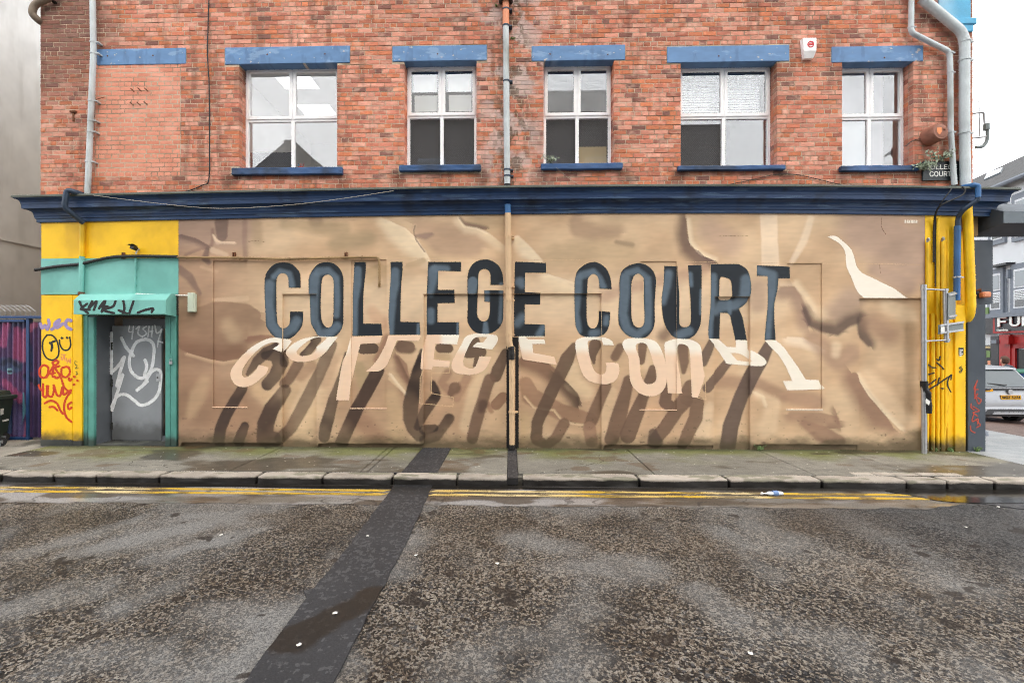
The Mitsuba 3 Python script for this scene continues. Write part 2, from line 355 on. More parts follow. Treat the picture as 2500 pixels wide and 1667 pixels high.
# upper left
for t_, q_ in (('A', ((1280, 1150, 330), (1800, 1130, 330))), ('C', ((300, 1120, 330), (750, 1120, 330), (1200, 1120, 330), (1700, 1100, 330))), ('H', ((200, 1080, 300), (930, 1090, 330), (1450, 1100, 330), (1960, 1120, 330))), ('F', ((340, 980, 300), (780, 960, 260)))):
    S(t_, (232, 202, 162), .55, 110, 110, *[(x, y, r * .55) for x, y, r in q_])
S('A', (116, 90, 80), .8, 20, 20, (540, 210, 75), (550, 370, 55))
S('A', (146, 112, 98), .6, 26, 26, (820, 200, 18), (828, 640, 18))
S('A', (116, 88, 78), .85, 10, 50, (60, 365, 12), (240, 420, 12), (390, 500, 4))
S('A', (132, 100, 86), .6, 30, 12, (120, 600, 6), (290, 535, 8), (400, 508, 4))
S('A', (140, 106, 90), .7, 22, 22, (436, 300, 5), (440, 400, 6), (425, 490, 6))
S('A', (104, 80, 74), .7, 18, 18, (372, 540, 16), (350, 640, 30), (390, 690, 16))
S('A', (208, 176, 142), .8, 22, 22, (440, 545, 26), (600, 600, 14))
S('A', (206, 172, 144), .7, 14, 14, (465, 400, 4), (500, 450, 20))
S('A', (122, 94, 82), .75, 22, 34, (40, 770, 36), (160, 860, 36), (285, 1050, 4))
S('A', (200, 164, 128), .5, 20, 20, (300, 740, 8), (480, 800, 10))
S('A', (212, 180, 140), .7, 120, 120, (1000, 480, 60), (1250, 420, 120))
S('A', (176, 146, 108), .6, 50, 50, (960, 230, 40), (980, 430, 36))
S('A', (156, 122, 98), .7, 50, 50, (1660, 190, 56))
S('A', (178, 150, 108), .7, 70, 70, (1900, 470, 50), (2300, 400, 50))
S('A', (176, 148, 106), .6, 60, 60, (1300, 230, 30), (2000, 300, 60))
S('A', (155, 118, 88), .85, 14, 170, (200, 1330, 90), (460, 1240, 90), (640, 1238, 92), (840, 1265, 92), (950, 1330, 80))
S('A', (222, 188, 148), .5, 14, 14, (450, 1135, 8), (840, 1120, 26))
# lower left
S('B', (196, 162, 122), .7, 90, 90, (690, 190, 50), (620, 80, 40))
S('B', (138, 96, 70), .85, 110, 14, (60, 320, 40), (250, 400, 45), (420, 445, 45), (560, 458, 46), (740, 425, 46))
S('B', (196, 158, 116), .75, 70, 70, (340, 740, 30), (250, 920, 60), (170, 1100, 40))
S('B', (140, 104, 76), .6, 60, 60, (40, 1100, 60), (90, 900, 30))
S('B', (140, 88, 66), .7, 16, 60, (880, 230, 24), (1020, 205, 20), (1140, 205, 10))
S('B', (212, 172, 124), .8, 60, 60, (980, 850, 50), (1120, 960, 40))
S('B', (208, 170, 124), .85, 40, 40, (1390, 830, 50), (1290, 1050, 50), (1210, 1260, 40))
S('B', (222, 186, 138), .9, 40, 40, (1610, 1120, 60), (1520, 1290, 100), (1500, 1420, 100))
S('B', (196, 154, 116), .7, 50, 50, (1900, 480, 30), (1780, 760, 40))
S('B', (176, 132, 98), .7, 40, 40, (1600, 560, 50), (1480, 680, 40))
# middle top
S('C', (236, 210, 170), .95, 14, 110, (500, 190, 24), (640, 320, 60), (800, 450, 70), (940, 570, 44), (1010, 650, 10))
S('C', (190, 152, 120), .8, 130, 60, (900, 280, 60), (1200, 430, 150), (1500, 480, 130))
S('C', (216, 182, 140), .6, 16, 16, (850, 250, 6), (830, 330, 6), (870, 420, 5))
S('C', (148, 116, 104), .75, 16, 30, (870, 372, 6), (980, 372, 26), (1050, 350, 6))
S('C', (198, 166, 122), .7, 90, 90, (1550, 200, 40), (1900, 220, 60))
S('C', (128, 96, 80), .85, 34, 12, (1375, 170, 5), (1430, 232, 12), (1580, 268, 14), (1700, 290, 4))
S('C', (232, 204, 164), .85, 14, 60, (1370, 190, 6), (1460, 285, 8), (1600, 300, 10), (1720, 370, 24), (1900, 500, 20))
S('C', (186, 154, 104), .55, 16, 80, (300, 830, 70), (430, 760, 60))
S('C', (200, 150, 112), .6, 60, 60, (330, 1280, 40), (460, 1420, 50))
S('C', (190, 156, 112), .6, 12, 40, (760, 720, 16), (950, 660, 24))
# middle low
S('D', (166, 118, 88), .85, 20, 40, (520, 240, 40), (400, 480, 30))
S('D', (160, 116, 86), .9, 10, 60, (640, 440, 20), (700, 560, 60), (760, 740, 30), (720, 850, 6))
S('D', (222, 186, 138), .8, 60, 12, (560, 700, 30), (660, 800, 26), (730, 880, 6))
S('D', (208, 170, 122), .8, 70, 70, (560, 900, 50), (620, 1150, 60), (640, 1400, 60))
S('D', (164, 118, 88), .75, 90, 90, (200, 1200, 60), (420, 1440, 60))
S('D', (186, 158, 108), .7, 40, 40, (180, 560, 40), (230, 760, 60))
S('D', (216, 182, 138), .85, 50, 50, (1680, 620, 30), (1560, 850, 50), (1450, 1280, 50))
S('D', (162, 118, 88), .75, 30, 30, (1240, 640, 40), (1160, 760, 30), (1340, 940, 40), (1470, 700, 36))
S('D', (186, 150, 104), .7, 40, 40, (1130, 430, 30), (1240, 450, 20))
S('D', (218, 178, 132), .85, 60, 60, (1830, 1170, 60), (1740, 1380, 60))
S('D', (166, 118, 84), .8, 24, 24, (1720, 1020, 20), (1760, 1100, 16))
# right of the pipe, low
S('E', (212, 176, 126), .8, 70, 70, (140, 1150, 50), (150, 1380, 60))
S('E', (136, 98, 72), .95, 16, 90, (150, 470, 60), (330, 520, 70), (500, 640, 60))
S('E', (108, 80, 60), .95, 14, 80, (520, 650, 36), (640, 780, 44), (740, 900, 36), (762, 980, 22))
S('E', (162, 118, 86), .85, 16, 30, (160, 740, 70), (220, 880, 90), (560, 1060, 80), (900, 1150, 70))
S('E', (228, 194, 148), .85, 60, 60, (700, 560, 50), (720, 720, 60), (860, 830, 50))
S('E', (216, 178, 134), .9, 30, 30, (1150, 830, 40), (1100, 1080, 60), (1040, 1330, 50))
S('E', (226, 192, 150), .85, 40, 40, (2270, 1000, 30), (2180, 1300, 70))
S('E', (206, 164, 122), .7, 50, 50, (1560, 960, 30), (1440, 1250, 40))
S('E', (122, 86, 70), .7, 60, 60, (1740, 190, 30), (1800, 130, 20))
# right of the pipe, high
S('H', (178, 142, 110), .8, 90, 50, (720, 200, 50), (760, 280, 70), (950, 340, 60), (1200, 330, 30))
S('H', (200, 168, 124), .7, 110, 110, (500, 560, 60), (1300, 520, 80))
S('H', (158, 128, 98), .7, 26, 26, (1200, 425, 8), (1380, 460, 12))
S('H', (242, 218, 180), .9, 16, 70, (60, 400, 40), (180, 520, 50), (330, 650, 20))
S('H', (240, 212, 170), .9, 10, 90, (420, 830, 30), (580, 900, 30), (720, 980, 30))
S('H', (118, 90, 76), .9, 14, 90, (1990, 170, 14), (1980, 330, 34), (2030, 500, 40), (2150, 610, 40), (2330, 660, 8))
S('H', (196, 150, 122), .6, 60, 60, (1080, 1050, 40), (1200, 1000, 30), (2200, 740, 30))
S('F', (194, 158, 134), .7, 110, 110, (140, 250, 60), (330, 400, 70))
S('F', (242, 214, 180), .85, 12, 12, (730, 110, 76), (735, 360, 70), (745, 590, 78))
S('F', (240, 214, 182), .7, 18, 18, (1155, 140, 18), (1080, 370, 22), (960, 580, 10))
S('F', (190, 152, 128), .6, 60, 60, (630, 820, 40), (620, 1000, 50))
S('F', (176, 142, 124), .7, 60, 60, (1800, 660, 40), (2120, 820, 60))
S('F', (158, 122, 104), .75, 20, 80, (870, 860, 36), (1000, 860, 40), (1080, 1030, 40), (1120, 1180, 40))
S('F', (228, 198, 156), .7, 40, 16, (1010, 790, 16), (1090, 900, 20), (1180, 1080, 40), (1260, 1120, 50))
S('F', (180, 146, 126), .7, 100, 100, (1560, 960, 70), (1420, 1080, 50))
S('F', (90, 68, 64), .85, 70, 26, (1090, 1070, 6), (1150, 1195, 18), (1280, 1250, 28), (1420, 1275, 34), (1530, 1190, 34), (1640, 1150, 36))
S('F', (84, 66, 64), .8, 60, 20, (1660, 1160, 36), (1680, 1290, 40), (1760, 1400, 20))
S('F', (164, 124, 98), .7, 90, 90, (1780, 1180, 50), (1960, 1300, 50))
S('F', (236, 206, 164), .6, 70, 70, (1950, 1010, 40), (2180, 1130, 40))
# right, low
S('G', (244, 218, 186), .9, 14, 50, (930, 195, 16), (1070, 215, 26), (1250, 290, 6))
S('G', (176, 136, 108), .75, 60, 60, (1180, 190, 50), (1420, 420, 60), (1560, 340, 60))
S('G', (230, 200, 160), .7, 40, 40, (1410, 270, 26), (1400, 350, 20))
S('G', (232, 196, 152), .8, 70, 70, (1720, 560, 40), (1900, 760, 60), (2080, 980, 40))
S('G', (164, 122, 94), .95, 10, 100, (1590, 580, 50), (1740, 800, 70), (1870, 980, 60), (1990, 1080, 16))
S('G', (170, 128, 98), .75, 40, 50, (240, 620, 40), (600, 640, 40), (840, 760, 50))
S('G', (230, 194, 150), .8, 40, 50, (620, 740, 20), (780, 850, 50), (720, 1100, 60))
S('G', (172, 130, 100), .85, 12, 60, (960, 960, 30), (1250, 990, 50), (1400, 1010, 40))
S('G', (170, 126, 98), .85, 16, 30, (1080, 1040, 20), (1250, 1140, 70), (1430, 1230, 60))
S('G', (174, 130, 102), .7, 50, 50, (930, 780, 30), (1200, 830, 60))
S('G', (146, 108, 66), .55, 60, 60, (2170, 60, 20), (2190, 900, 16))
# crisp creases
LT = (244, 218, 180)
for t_, c_, a_, fl_, fr_, q_ in (('A', (226, 196, 162), .8, 8, 22, ((452, 365, 2), (478, 420, 3), (540, 447, 3), (700, 452, 2))), ('C', LT, .9, 6, 30, ((545, 200, 4), (730, 285, 6), (885, 430, 7), (1015, 645, 4))),
    ('C', (140, 108, 92), .7, 12, 6, ((845, 255, 2), (832, 320, 3), (862, 420, 3), (960, 560, 2))), ('B', (214, 174, 132), .7, 6, 30, ((130, 405, 2), (420, 488, 4), (560, 512, 4), (740, 482, 3))),
    ('D', (120, 82, 62), .7, 10, 40, ((640, 450, 3), (700, 560, 4), (772, 720, 3))), ('D', LT, .8, 8, 24, ((560, 650, 3), (640, 760, 4), (738, 882, 3))), ('E', (232, 196, 150), .75, 20, 6, ((140, 890, 3), (250, 1022, 4), (480, 1050, 3), (560, 1150, 4), (690, 1204, 4), (850, 1222, 3))),
    ('E', (70, 48, 38), .7, 6, 40, ((520, 630, 4), (640, 730, 6), (760, 860, 6), (800, 960, 4))), ('G', LT, .85, 40, 6, ((1640, 572, 4), (1765, 765, 6), (1910, 940, 5), (2080, 1110, 3))), ('G', LT, .7, 8, 24, ((600, 735, 2), (680, 770, 3), (705, 860, 2))),
    ('H', LT, .8, 40, 6, ((2012, 180, 4), (2045, 430, 6), (2150, 560, 5), (2330, 636, 3))), ('H', LT, .7, 6, 40, ((390, 795, 4), (560, 850, 5), (710, 900, 3))), ('F', LT, .35, 30, 8, ((860, 806, 3), (1000, 804, 4), (1095, 910, 4), (1190, 1070, 3))),
    ('F', (120, 92, 84), .7, 6, 30, ((20, 470, 4), (80, 530, 6), (200, 580, 4))), ('C', LT, .8, 20, 6, ((1360, 160, 2), (1430, 262, 4), (1590, 290, 4), (1700, 350, 4))), ('G', (150, 110, 84), .7, 6, 40, ((1395, 905, 4), (1450, 1085, 4), (1340, 1090, 3)))):
    S(t_, c_, a_, fl_, fr_, *q_)
# the painted shadows of the letters
DK, MD = (66, 48, 42), (118, 86, 66)
S('B', DK, .92, 14, 14, (790, 815, 52), (690, 980, 58), (595, 1150, 60), (535, 1300, 60), (505, 1470, 62))
S('B', DK, .92, 12, 12, (822, 1275, 44), (790, 1350, 56), (735, 1480, 56))
S('B', DK, .95, 12, 12, (1190, 310, 26), (1080, 390, 56), (960, 500, 50), (850, 650, 16))
S('B', (60, 44, 40), .95, 12, 12, (1060, 430, 40), (1190, 430, 70), (1240, 540, 72), (1180, 670, 68), (1090, 770, 66))
S('B', (60, 44, 40), .9, 12, 12, (1280, 390, 30), (1290, 520, 40))
S('B', MD, .85, 16, 16, (1450, 530, 56), (1350, 700, 50), (1290, 760, 50))
S('B', (76, 55, 46), .92, 14, 14, (1290, 850, 60), (1140, 1070, 84), (1070, 1250, 92), (1060, 1440, 90), (1160, 1440, 92))
S('B', (84, 60, 48), .9, 14, 14, (1870, 300, 44), (1780, 500, 62), (1640, 780, 70), (1480, 1090, 66), (1360, 1300, 60), (1240, 1420, 56))
S('B', DK, .95, 10, 10, (1640, 250, 40), (1690, 240, 44), (1580, 370, 46), (1500, 415, 24))
S('B', (58, 42, 38), .95, 12, 12, (2030, 400, 6), (1960, 680, 18), (1880, 960, 56), (1790, 1280, 66), (1768, 1400, 62))
S('D', (78, 56, 46), .95, 12, 12, (400, 610, 70), (280, 830, 72), (160, 1060, 70), (50, 1280, 70), (-30, 1470, 70))
S('D', (92, 70, 56), .95, 6, 6, (220, 350, 55), (350, 345, 58))
S('D', (110, 78, 60), .9, 10, 30, (690, 320, 66), (780, 330, 62))
S('D', (50, 36, 33), .97, 14, 14, (925, 370, 10), (880, 580, 46), (830, 820, 72), (795, 1020, 86), (795, 1180, 80), (830, 1300, 70), (900, 1390, 60))
S('D', (58, 42, 36), .95, 14, 14, (880, 1290, 30), (960, 1110, 56), (1090, 930, 52))
S('D', (56, 40, 35), .95, 12, 12, (960, 1320, 52), (1080, 1300, 36))
S('D', (62, 45, 38), .93, 14, 20, (960, 1440, 50), (1090, 1400, 56), (1190, 1280, 50), (1250, 1190, 56))
S('D', (52, 38, 34), .9, 20, 20, (1060, 760, 20), (1080, 830, 40), (1120, 880, 20))
S('D', (112, 80, 60), .85, 14, 30, (1270, 880, 30), (1320, 820, 60), (1340, 790, 30))
S('D', (92, 66, 52), .9, 12, 12, (1930, 400, 44), (1840, 600, 66), (1810, 680, 60))
S('D', MD, .9, 14, 14, (1740, 720, 60), (1660, 960, 56), (1590, 1180, 62), (1530, 1430, 56))
S('D', (88, 62, 50), .8, 40, 40, (1660, 1020, 40), (1640, 1080, 20))
S('D', (150, 106, 76), .9, 10, 10, (1900, 930, 56), (1820, 1020, 60))
S('D', (100, 74, 56), .95, 10, 10, (1150, 340, 52), (1250, 350, 46))
S('D', (104, 78, 60), .95, 10, 10, (1560, 270, 60), (1480, 400, 56), (1640, 390, 56), (1590, 480, 30), (1560, 560, 14))
S('E', (104, 78, 60), .92, 12, 12, (720, 310, 36), (640, 450, 72), (540, 660, 66), (450, 850, 66), (370, 1010, 64), (290, 1190, 60), (280, 1340, 60))
S('E', (134, 98, 74), .9, 14, 14, (290, 1380, 60), (400, 1450, 40), (510, 1360, 52), (600, 1200, 56))
S('E', (112, 84, 66), .95, 8, 8, (960, 290, 62), (930, 400, 40), (945, 500, 10))
S('E', (128, 94, 70), .9, 20, 14, (1240, 320, 40), (1180, 430, 40))
S('E', (126, 92, 70), .9, 14, 14, (1080, 760, 50), (1000, 950, 52), (930, 1130, 62), (890, 1210, 50))
S('E', (160, 118, 90), .85, 14, 14, (890, 1250, 64), (920, 1400, 60))
S('E', (118, 86, 66), .92, 14, 14, (1340, 700, 50), (1280, 930, 66), (1220, 1150, 84), (1140, 1370, 70))
S('E', (122, 90, 70), .92, 12, 12, (1500, 310, 46), (1490, 480, 30))
S('E', (112, 82, 64), .92, 12, 12, (1620, 560, 30), (1600, 680, 56), (1500, 900, 56), (1430, 1080, 74), (1330, 1330, 84))
S('E', (110, 80, 64), .92, 10, 10, (1790, 780, 50), (1760, 950, 64), (1800, 980, 60))
S('E', (122, 90, 70), .9, 12, 14, (1960, 330, 56), (1980, 480, 46), (1970, 600, 16))
S('E', (120, 88, 68), .9, 12, 12, (2050, 760, 60), (1990, 920, 80), (1880, 1050, 70), (1760, 1240, 70), (1640, 1380, 60))
S('E', (124, 92, 70), .9, 10, 12, (1980, 920, 40), (2130, 960, 70), (2110, 1130, 72), (2030, 1290, 64), (1970, 1430, 60))
S('E', (92, 70, 60), .85, 20, 14, (1620, 1300, 40), (1640, 1400, 80))
S('G', (104, 82, 70), .92, 10, 10, (160, 220, 30), (110, 330, 40), (60, 420, 44))
S('G', (110, 84, 70), .92, 10, 10, (330, 430, 36), (230, 550, 46), (110, 690, 40))
S('G', (98, 78, 70), .93, 10, 10, (730, 260, 44), (650, 420, 60), (560, 580, 62), (470, 760, 64), (400, 940, 66), (360, 1080, 72), (330, 1280, 72))
def mural_base(x, z):
    k = fbm(x * 1.3, 3.0, z * 1.3, 3)
    c = mix(lin(222, 186, 142), lin(208, 168, 124), smoothstep(.3, .7, k))
    return mix(c, lin(178, 138, 106), smoothstep(-3.6, -5.2, x))
def mural_finish(p, c):
    u, v = p.x * .82 + p.z * .57, p.z * .82 - p.x * .57                     # brushed in crumpled, slanting folds
    fold = fbm(u * .9, 3.0, v * 2.4, 4) - .5 + .6 * (fbm(u * 2.6 + 4, 7.0, v * 1.1, 4) - .5)
    g = mi.luminance(c)
    c = mix(c, mi.Color3f(g * 1.08, g * 1.0, g * .88), .26) * (1 + .40 * fold) * (.99 + .15 * fbm(p.x * 5, 2.0, p.z * 22, 3)) * FAC
    moss = smoothstep(.30, .02, p.z + .24 * (fbm(p.x * 4.5, 2.0, p.z * 7, 4) - .5) - .25 * smoothstep(6.2, 6.9, p.x))
    c = mix(c, lin(74, 66, 46), .85 * moss)
    spots = smoothstep(.74, .80, fbm(p.x * 17, 4.0, p.z * 17, 3)) * smoothstep(1.0, .1, p.z)
    return mix(c, lin(90, 78, 60), .6 * spots)
mat('mural_paint', proc(painter(mural_base, M, mural_finish)), .72, .35)
Q = []
def B(tile, fl, *pts): Q.append(strokes(tile, [(x, y, max(3, r - fl * .45)) for x, y, r in pts], fl * 2.0, fl * 2.0, (92, 108, 122), .85))
B('A', 32, (1120, 960, 44), (1110, 1200, 40), (1140, 1430, 40), (1240, 1550, 40), (1380, 1470, 44), (1430, 1390, 40))
B('A', 26, (1170, 860, 20), (1240, 800, 24), (1350, 830, 26), (1385, 960, 24))
B('A', 28, (1660, 860, 46), (1640, 1100, 46), (1640, 1380, 40), (1720, 1530, 30), (1840, 1530, 40), (1930, 1450, 34))
B('A', 26, (1700, 800, 36), (1820, 785, 24), (1915, 880, 26), (1930, 1150, 22), (1920, 1320, 22))
B('C', 24, (160, 780, 34), (150, 950, 40), (130, 1150, 24), (125, 1540, 20))
B('C', 26, (610, 800, 36), (600, 950, 48), (580, 1110, 34), (565, 1320, 28), (565, 1540, 14))
B('C', 14, (890, 1430, 10), (888, 1545, 14))
B('C', 30, (1070, 800, 50), (1060, 930, 30), (1030, 1060, 20)); B('C', 26, (1090, 765, 30), (1230, 765, 20))
B('C', 26, (1030, 1270, 30), (1035, 1380, 30)); B('C', 10, (1357, 1415, 8), (1357, 1540, 8))
B('C', 14, (1540, 920, 50), (1530, 1020, 50)); B('C', 14, (1710, 1040, 24), (1710, 1140, 24))
B('C', 18, (1882, 950, 12), (1875, 1200, 12), (1865, 1400, 14)); B('C', 14, (1690, 1420, 20), (1690, 1540, 34))
B('H', 30, (90, 890, 40), (110, 930, 20)); B('H', 40, (60, 1360, 26), (120, 1290, 26)); B('H', 24, (360, 1400, 16), (310, 1490, 26))
B('H', 26, (760, 850, 30), (755, 1000, 30), (745, 1250, 16), (765, 1440, 26)); B('H', 26, (800, 810, 30), (930, 770, 24), (1000, 850, 26), (1050, 940, 20))
B('H', 24, (1085, 1300, 18), (1080, 1360, 18)); B('H', 26, (930, 1480, 30), (1000, 1460, 20))
B('H', 26, (1300, 830, 40), (1290, 1030, 46), (1270, 1250, 38), (1320, 1430, 36), (1440, 1500, 30), (1560, 1400, 34), (1570, 1200, 30), (1560, 850, 24), (1440, 755, 22), (1320, 790, 24))
B('H', 30, (1800, 790, 30), (1780, 930, 32), (1740, 1120, 14)); B('H', 26, (1920, 1490, 36), (2030, 1450, 36)); B('H', 20, (2045, 800, 16), (2055, 920, 10)); B('H', 14, (2168, 980, 8), (2168, 1250, 10))
B('F', 22, (175, 720, 20), (170, 1000, 22), (140, 1200, 14), (135, 1330, 10)); B('F', 24, (500, 760, 40), (490, 930, 40), (400, 1010, 30), (260, 1020, 40), (210, 1080, 20))
B('F', 14, (345, 980, 16), (350, 1090, 10)); B('F', 26, (630, 660, 26), (760, 720, 40), (760, 860, 30), (740, 1050, 16), (722, 1330, 14))
mat('letter_paint', proc(painter(lambda x, z: mi.Color3f(*lin(27, 35, 43)) + x * 0, Q, lambda p, c: c * (.9 + .25 * fbm(p.x * 9, 1.0, p.z * 14, 3)), .012)), .6, .4)
zW, zP, xW = float(P(1200, 846)[2]), float(P(1200, 872)[2]), float(P(1741, 900)[0])
def cream_fn(p, n, uv):
    w = dr.maximum(smoothstep(zP, zW, p.z + .05 * (noise(p.x * 2, 0.0, p.z * 2) - .5)) * smoothstep(-.05, .06, dr.abs(p.x + 1.9) - .75), smoothstep(xW - .03, xW + .03, p.x))
    return mix(lin(238, 208, 180), lin(243, 236, 222), w) * (.96 + .08 * fbm(p.x * 8, 0.0, p.z * 20, 3)) * .95
mat('cream_letter_paint', proc(cream_fn), .7, .35)
# ------------------------------------------------------------------ ground
rng = np.random.default_rng(7); random.seed(7)
ROAD_Z = -0.11; KERB_Y0, KERB_Y1 = -1.84, -1.60        # kerb front and back
def speckle(p):
    """Chippings of the worn surface: (a random number of the chipping, of its grit, distance to its centre)."""
    wx, wy = .012 * noise(p.x * 60, p.y * 60), .012 * noise(p.x * 60, p.y * 60, 5.0)
    d, d2, r = voronoi((p.x + wx) * 78, (p.y + wy) * 66)
    e, e2, s = voronoi(p.x * 160, p.y * 160)
    return r, s, d
TL0, TL1, TR0, TR1 = G(964, 1184, ROAD_Z), G(597, 1667, ROAD_Z), G(1058, 1184, ROAD_Z), G(815, 1667, ROAD_Z)
tb = float((TL1[0] + TR1[0] - TL0[0] - TR0[0]) / (TL1[1] + TR1[1] - TL0[1] - TR0[1])); ta = float((TL0[0] + TR0[0]) / 2 - tb * (TL0[1] + TR0[1]) / 2); tw = float((TR1[0] - TL1[0] + TR0[0] - TL0[0]) / 4)
SILT = [tuple(map(float, (*G(a, b, ROAD_Z)[:2], *G(c, d, ROAD_Z)[:2], r, k))) for a, b, c, d, r, k in ((1270, 1310, 1390, 1345, .17, 1), (1400, 1380, 1560, 1385, .2, 1), (1430, 1420, 1400, 1560, .15, .7), (1420, 1600, 1340, 1667, .16, .9),
    (1250, 1560, 1100, 1667, .16, .8), (1990, 1225, 2140, 1300, .16, 1), (2160, 1310, 2330, 1415, .15, .9), (1740, 1290, 1880, 1400, .11, .7), (1700, 1440, 1780, 1490, .10, .7), (1830, 1520, 2050, 1560, .16, .6), (60, 1350, 330, 1270, .13, 1), (180, 1350, 560, 1265, .13, .9),
    (380, 1365, 640, 1290, .12, .9), (420, 1430, 300, 1480, .16, .8), (520, 1490, 660, 1500, .2, 1), (30, 1480, 240, 1440, .16, .8), (150, 1620, 350, 1590, .14, .7), (470, 1260, 640, 1275, .12, .9), (1000, 1300, 960, 1400, .14, .9), (640, 1560, 560, 1640, .14, .8))]
def wet_cover(p):
    """Pale dried silt, in drawn-out patches along the run of the traffic, along the trench and below the gutter strip."""
    a = fbm(p.x * 1.5 + p.y * .2, p.y * .75 - p.x * .2, 3.0, 4) + .24 * (fbm(p.x * 6, p.y * 4, 1.0, 3) - .5)
    dt = dr.abs(p.x - ta - tb * p.y) - tw
    a += .20 * smoothstep(.45, .0, dt + .25 * (fbm(p.x * 3, p.y * 3, 7.0, 3) - .5)) + .14 * smoothstep(-3.15, -2.7, p.y)
    s = mi.Float(0)
    for x0, y0, x1, y1, r, k in SILT:
        dx, dy = x1 - x0, y1 - y0
        t = dr.clip(((p.x - x0) * dx + (p.y - y0) * dy) / (dx * dx + dy * dy + 1e-6), 0, 1)
        d = dr.sqrt(dr.square(p.x - x0 - t * dx) + dr.square(p.y - y0 - t * dy)) + .30 * (fbm(p.x * 3.5, p.y * 3.5, 4.0, 3) - .5)
        s = dr.maximum(s, k * smoothstep(r * 2.0, 0.0, d))
    return dr.clip(.6 * smoothstep(.50, .82, a) + s * (.7 + .6 * (fbm(p.x * 9, p.y * 7, 2.0, 3) - .5)), 0, 1)
def road_fn(p, n, uv):
    r, s, d = speckle(p)
    big = fbm(p.x * 1.9, p.y * 1.9, 9.0, 4)
    k = r + .5 * (s - .5) + 0.5 * (big - .5)
    c = mix(lin(30, 27, 26), lin(78, 64, 50), smoothstep(.10, .40, k))
    c = mix(c, lin(172, 153, 132), smoothstep(.42, .68, k))
    c = mix(c, lin(228, 217, 203), smoothstep(.74, .95, k))
    blue = cell_rand(dr.floor(p.x * 45), dr.floor(p.y * 45), 5.0)
    c = mix(c, mix(lin(44, 50, 62), lin(100, 106, 116), s), .8 * smoothstep(.80, .82, blue) * smoothstep(.3, .6, r))
    c = mix(c, lin(66, 50, 32), .2 * smoothstep(.5, .72, fbm(p.x * 1.3 + 4, p.y * 1.6, 4.0, 4)))
    w = wet_cover(p)
    c = mix(c, mix(lin(150, 149, 149), lin(232, 230, 226), s * .5 + r * .5), w * (.6 + .35 * s))
    east = smoothstep(2.5, 5.0, p.x + .7 * p.y + 2.6 + .8 * (big - .5))
    tar = mix(lin(32, 34, 40), lin(122, 124, 128), smoothstep(.3, 1.0, r + .4 * (s - .5)))
    c = mix(c, tar, .8 * east)
    crack = smoothstep(.012, .004, dr.abs(p.x - 4.2 + .34 * (p.y + 2.6) + .12 * (fbm(p.x * 3, p.y * 3, 2.0, 3) - .5)))
    c = mix(c, lin(30, 28, 28), .8 * crack)
    hole = smoothstep(.77, .80, fbm(p.x * 4.2 + 3, p.y * 5.2, 12.0, 3))
    return mix(c, lin(58, 44, 34), .8 * hole) * .31
def road_rough(p, n, uv):
    return .42 + .36 * smoothstep(.35, .65, fbm(p.x * 1.4, p.y * 1.9, 2.0, 4)) + .1 * noise(p.x * 60, p.y * 60)
def road_bump(p, n, uv):
    d, d2, r = voronoi(p.x * 60, p.y * 52)
    return (r * .6 + .4 * (1 - d)) * 1.0
add('road_surface', {'type': 'twosided', 'bsdf': {'type': 'bumpmap', 'arbitrary': proc(road_bump, 3e-3), 'scale': .006,
    'bsdf': {'type': 'principled', 'base_color': proc(road_fn), 'roughness': proc(road_rough), 'specular': .35}}})
def gutter_fn(p, n, uv):
    a = fbm(p.x * 1.3, p.y * 3.0, 5.0, 4)
    c = mix(lin(132, 126, 118), lin(176, 172, 170), smoothstep(.4, .6, fbm(p.x * .8, p.y * 4, 1.0, 4)))
    c = mix(c, lin(86, 70, 52), .8 * smoothstep(.5, .62, a))
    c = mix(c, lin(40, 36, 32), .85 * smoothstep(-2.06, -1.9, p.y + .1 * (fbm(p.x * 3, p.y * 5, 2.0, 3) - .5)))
    cr = smoothstep(.010, .003, dr.abs(fbm(p.x * 1.2, p.y * 1.2, 6.0, 4) - .5))
    c = mix(c, lin(40, 38, 36), .5 * cr)
    return c * (.75 + .5 * noise(p.x * 110, p.y * 110)) * .52
mat('gutter_concrete', proc(gutter_fn), proc(lambda p, n, uv: .22 + .5 * smoothstep(.4, .62, fbm(p.x * .9, p.y * 3, 3.0, 3))))
DA, DB = G(700, 1570, ROAD_Z), G(905, 1455, ROAD_Z)
def trench_damp(p):
    """One damp tongue across the strip."""
    dx, dy = float(DB[0] - DA[0]), float(DB[1] - DA[1])
    t = dr.clip(((p.x - float(DA[0])) * dx + (p.y - float(DA[1])) * dy) / (dx * dx + dy * dy), 0, 1)
    d = dr.sqrt(dr.square(p.x - float(DA[0]) - t * dx) + dr.square(p.y - float(DA[1]) - t * dy)) + .16 * (fbm(p.x * 5, p.y * 5, 3.0, 3) - .5)
    return smoothstep(.15, .08, d)
def patch_fn(p, n, uv):
    c = mix(lin(62, 63, 68), lin(82, 83, 88), fbm(p.x * 3, p.y * 3, 0.0, 4))
    f = smoothstep(.60, .66, fbm(p.x * 40, p.y * 30, 2.0, 4)) * smoothstep(.38, .6, fbm(p.x * 1.9, p.y * 1.9, 8.0, 3))
    f = dr.maximum(f, smoothstep(.66, .70, fbm(p.x * 34, p.y * 30, 5.0, 3)))
    c = mix(c, lin(168, 168, 170), .26 * f)
    c = mix(c, lin(44, 39, 36), .8 * trench_damp(p))
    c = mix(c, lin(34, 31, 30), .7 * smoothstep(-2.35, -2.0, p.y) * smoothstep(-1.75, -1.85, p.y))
    return c * (.75 + .5 * noise(p.x * 170, p.y * 170)) * .35
mat('trench_asphalt', proc(patch_fn), proc(lambda p, n, uv:   .6 - .3 * trench_damp(p)))
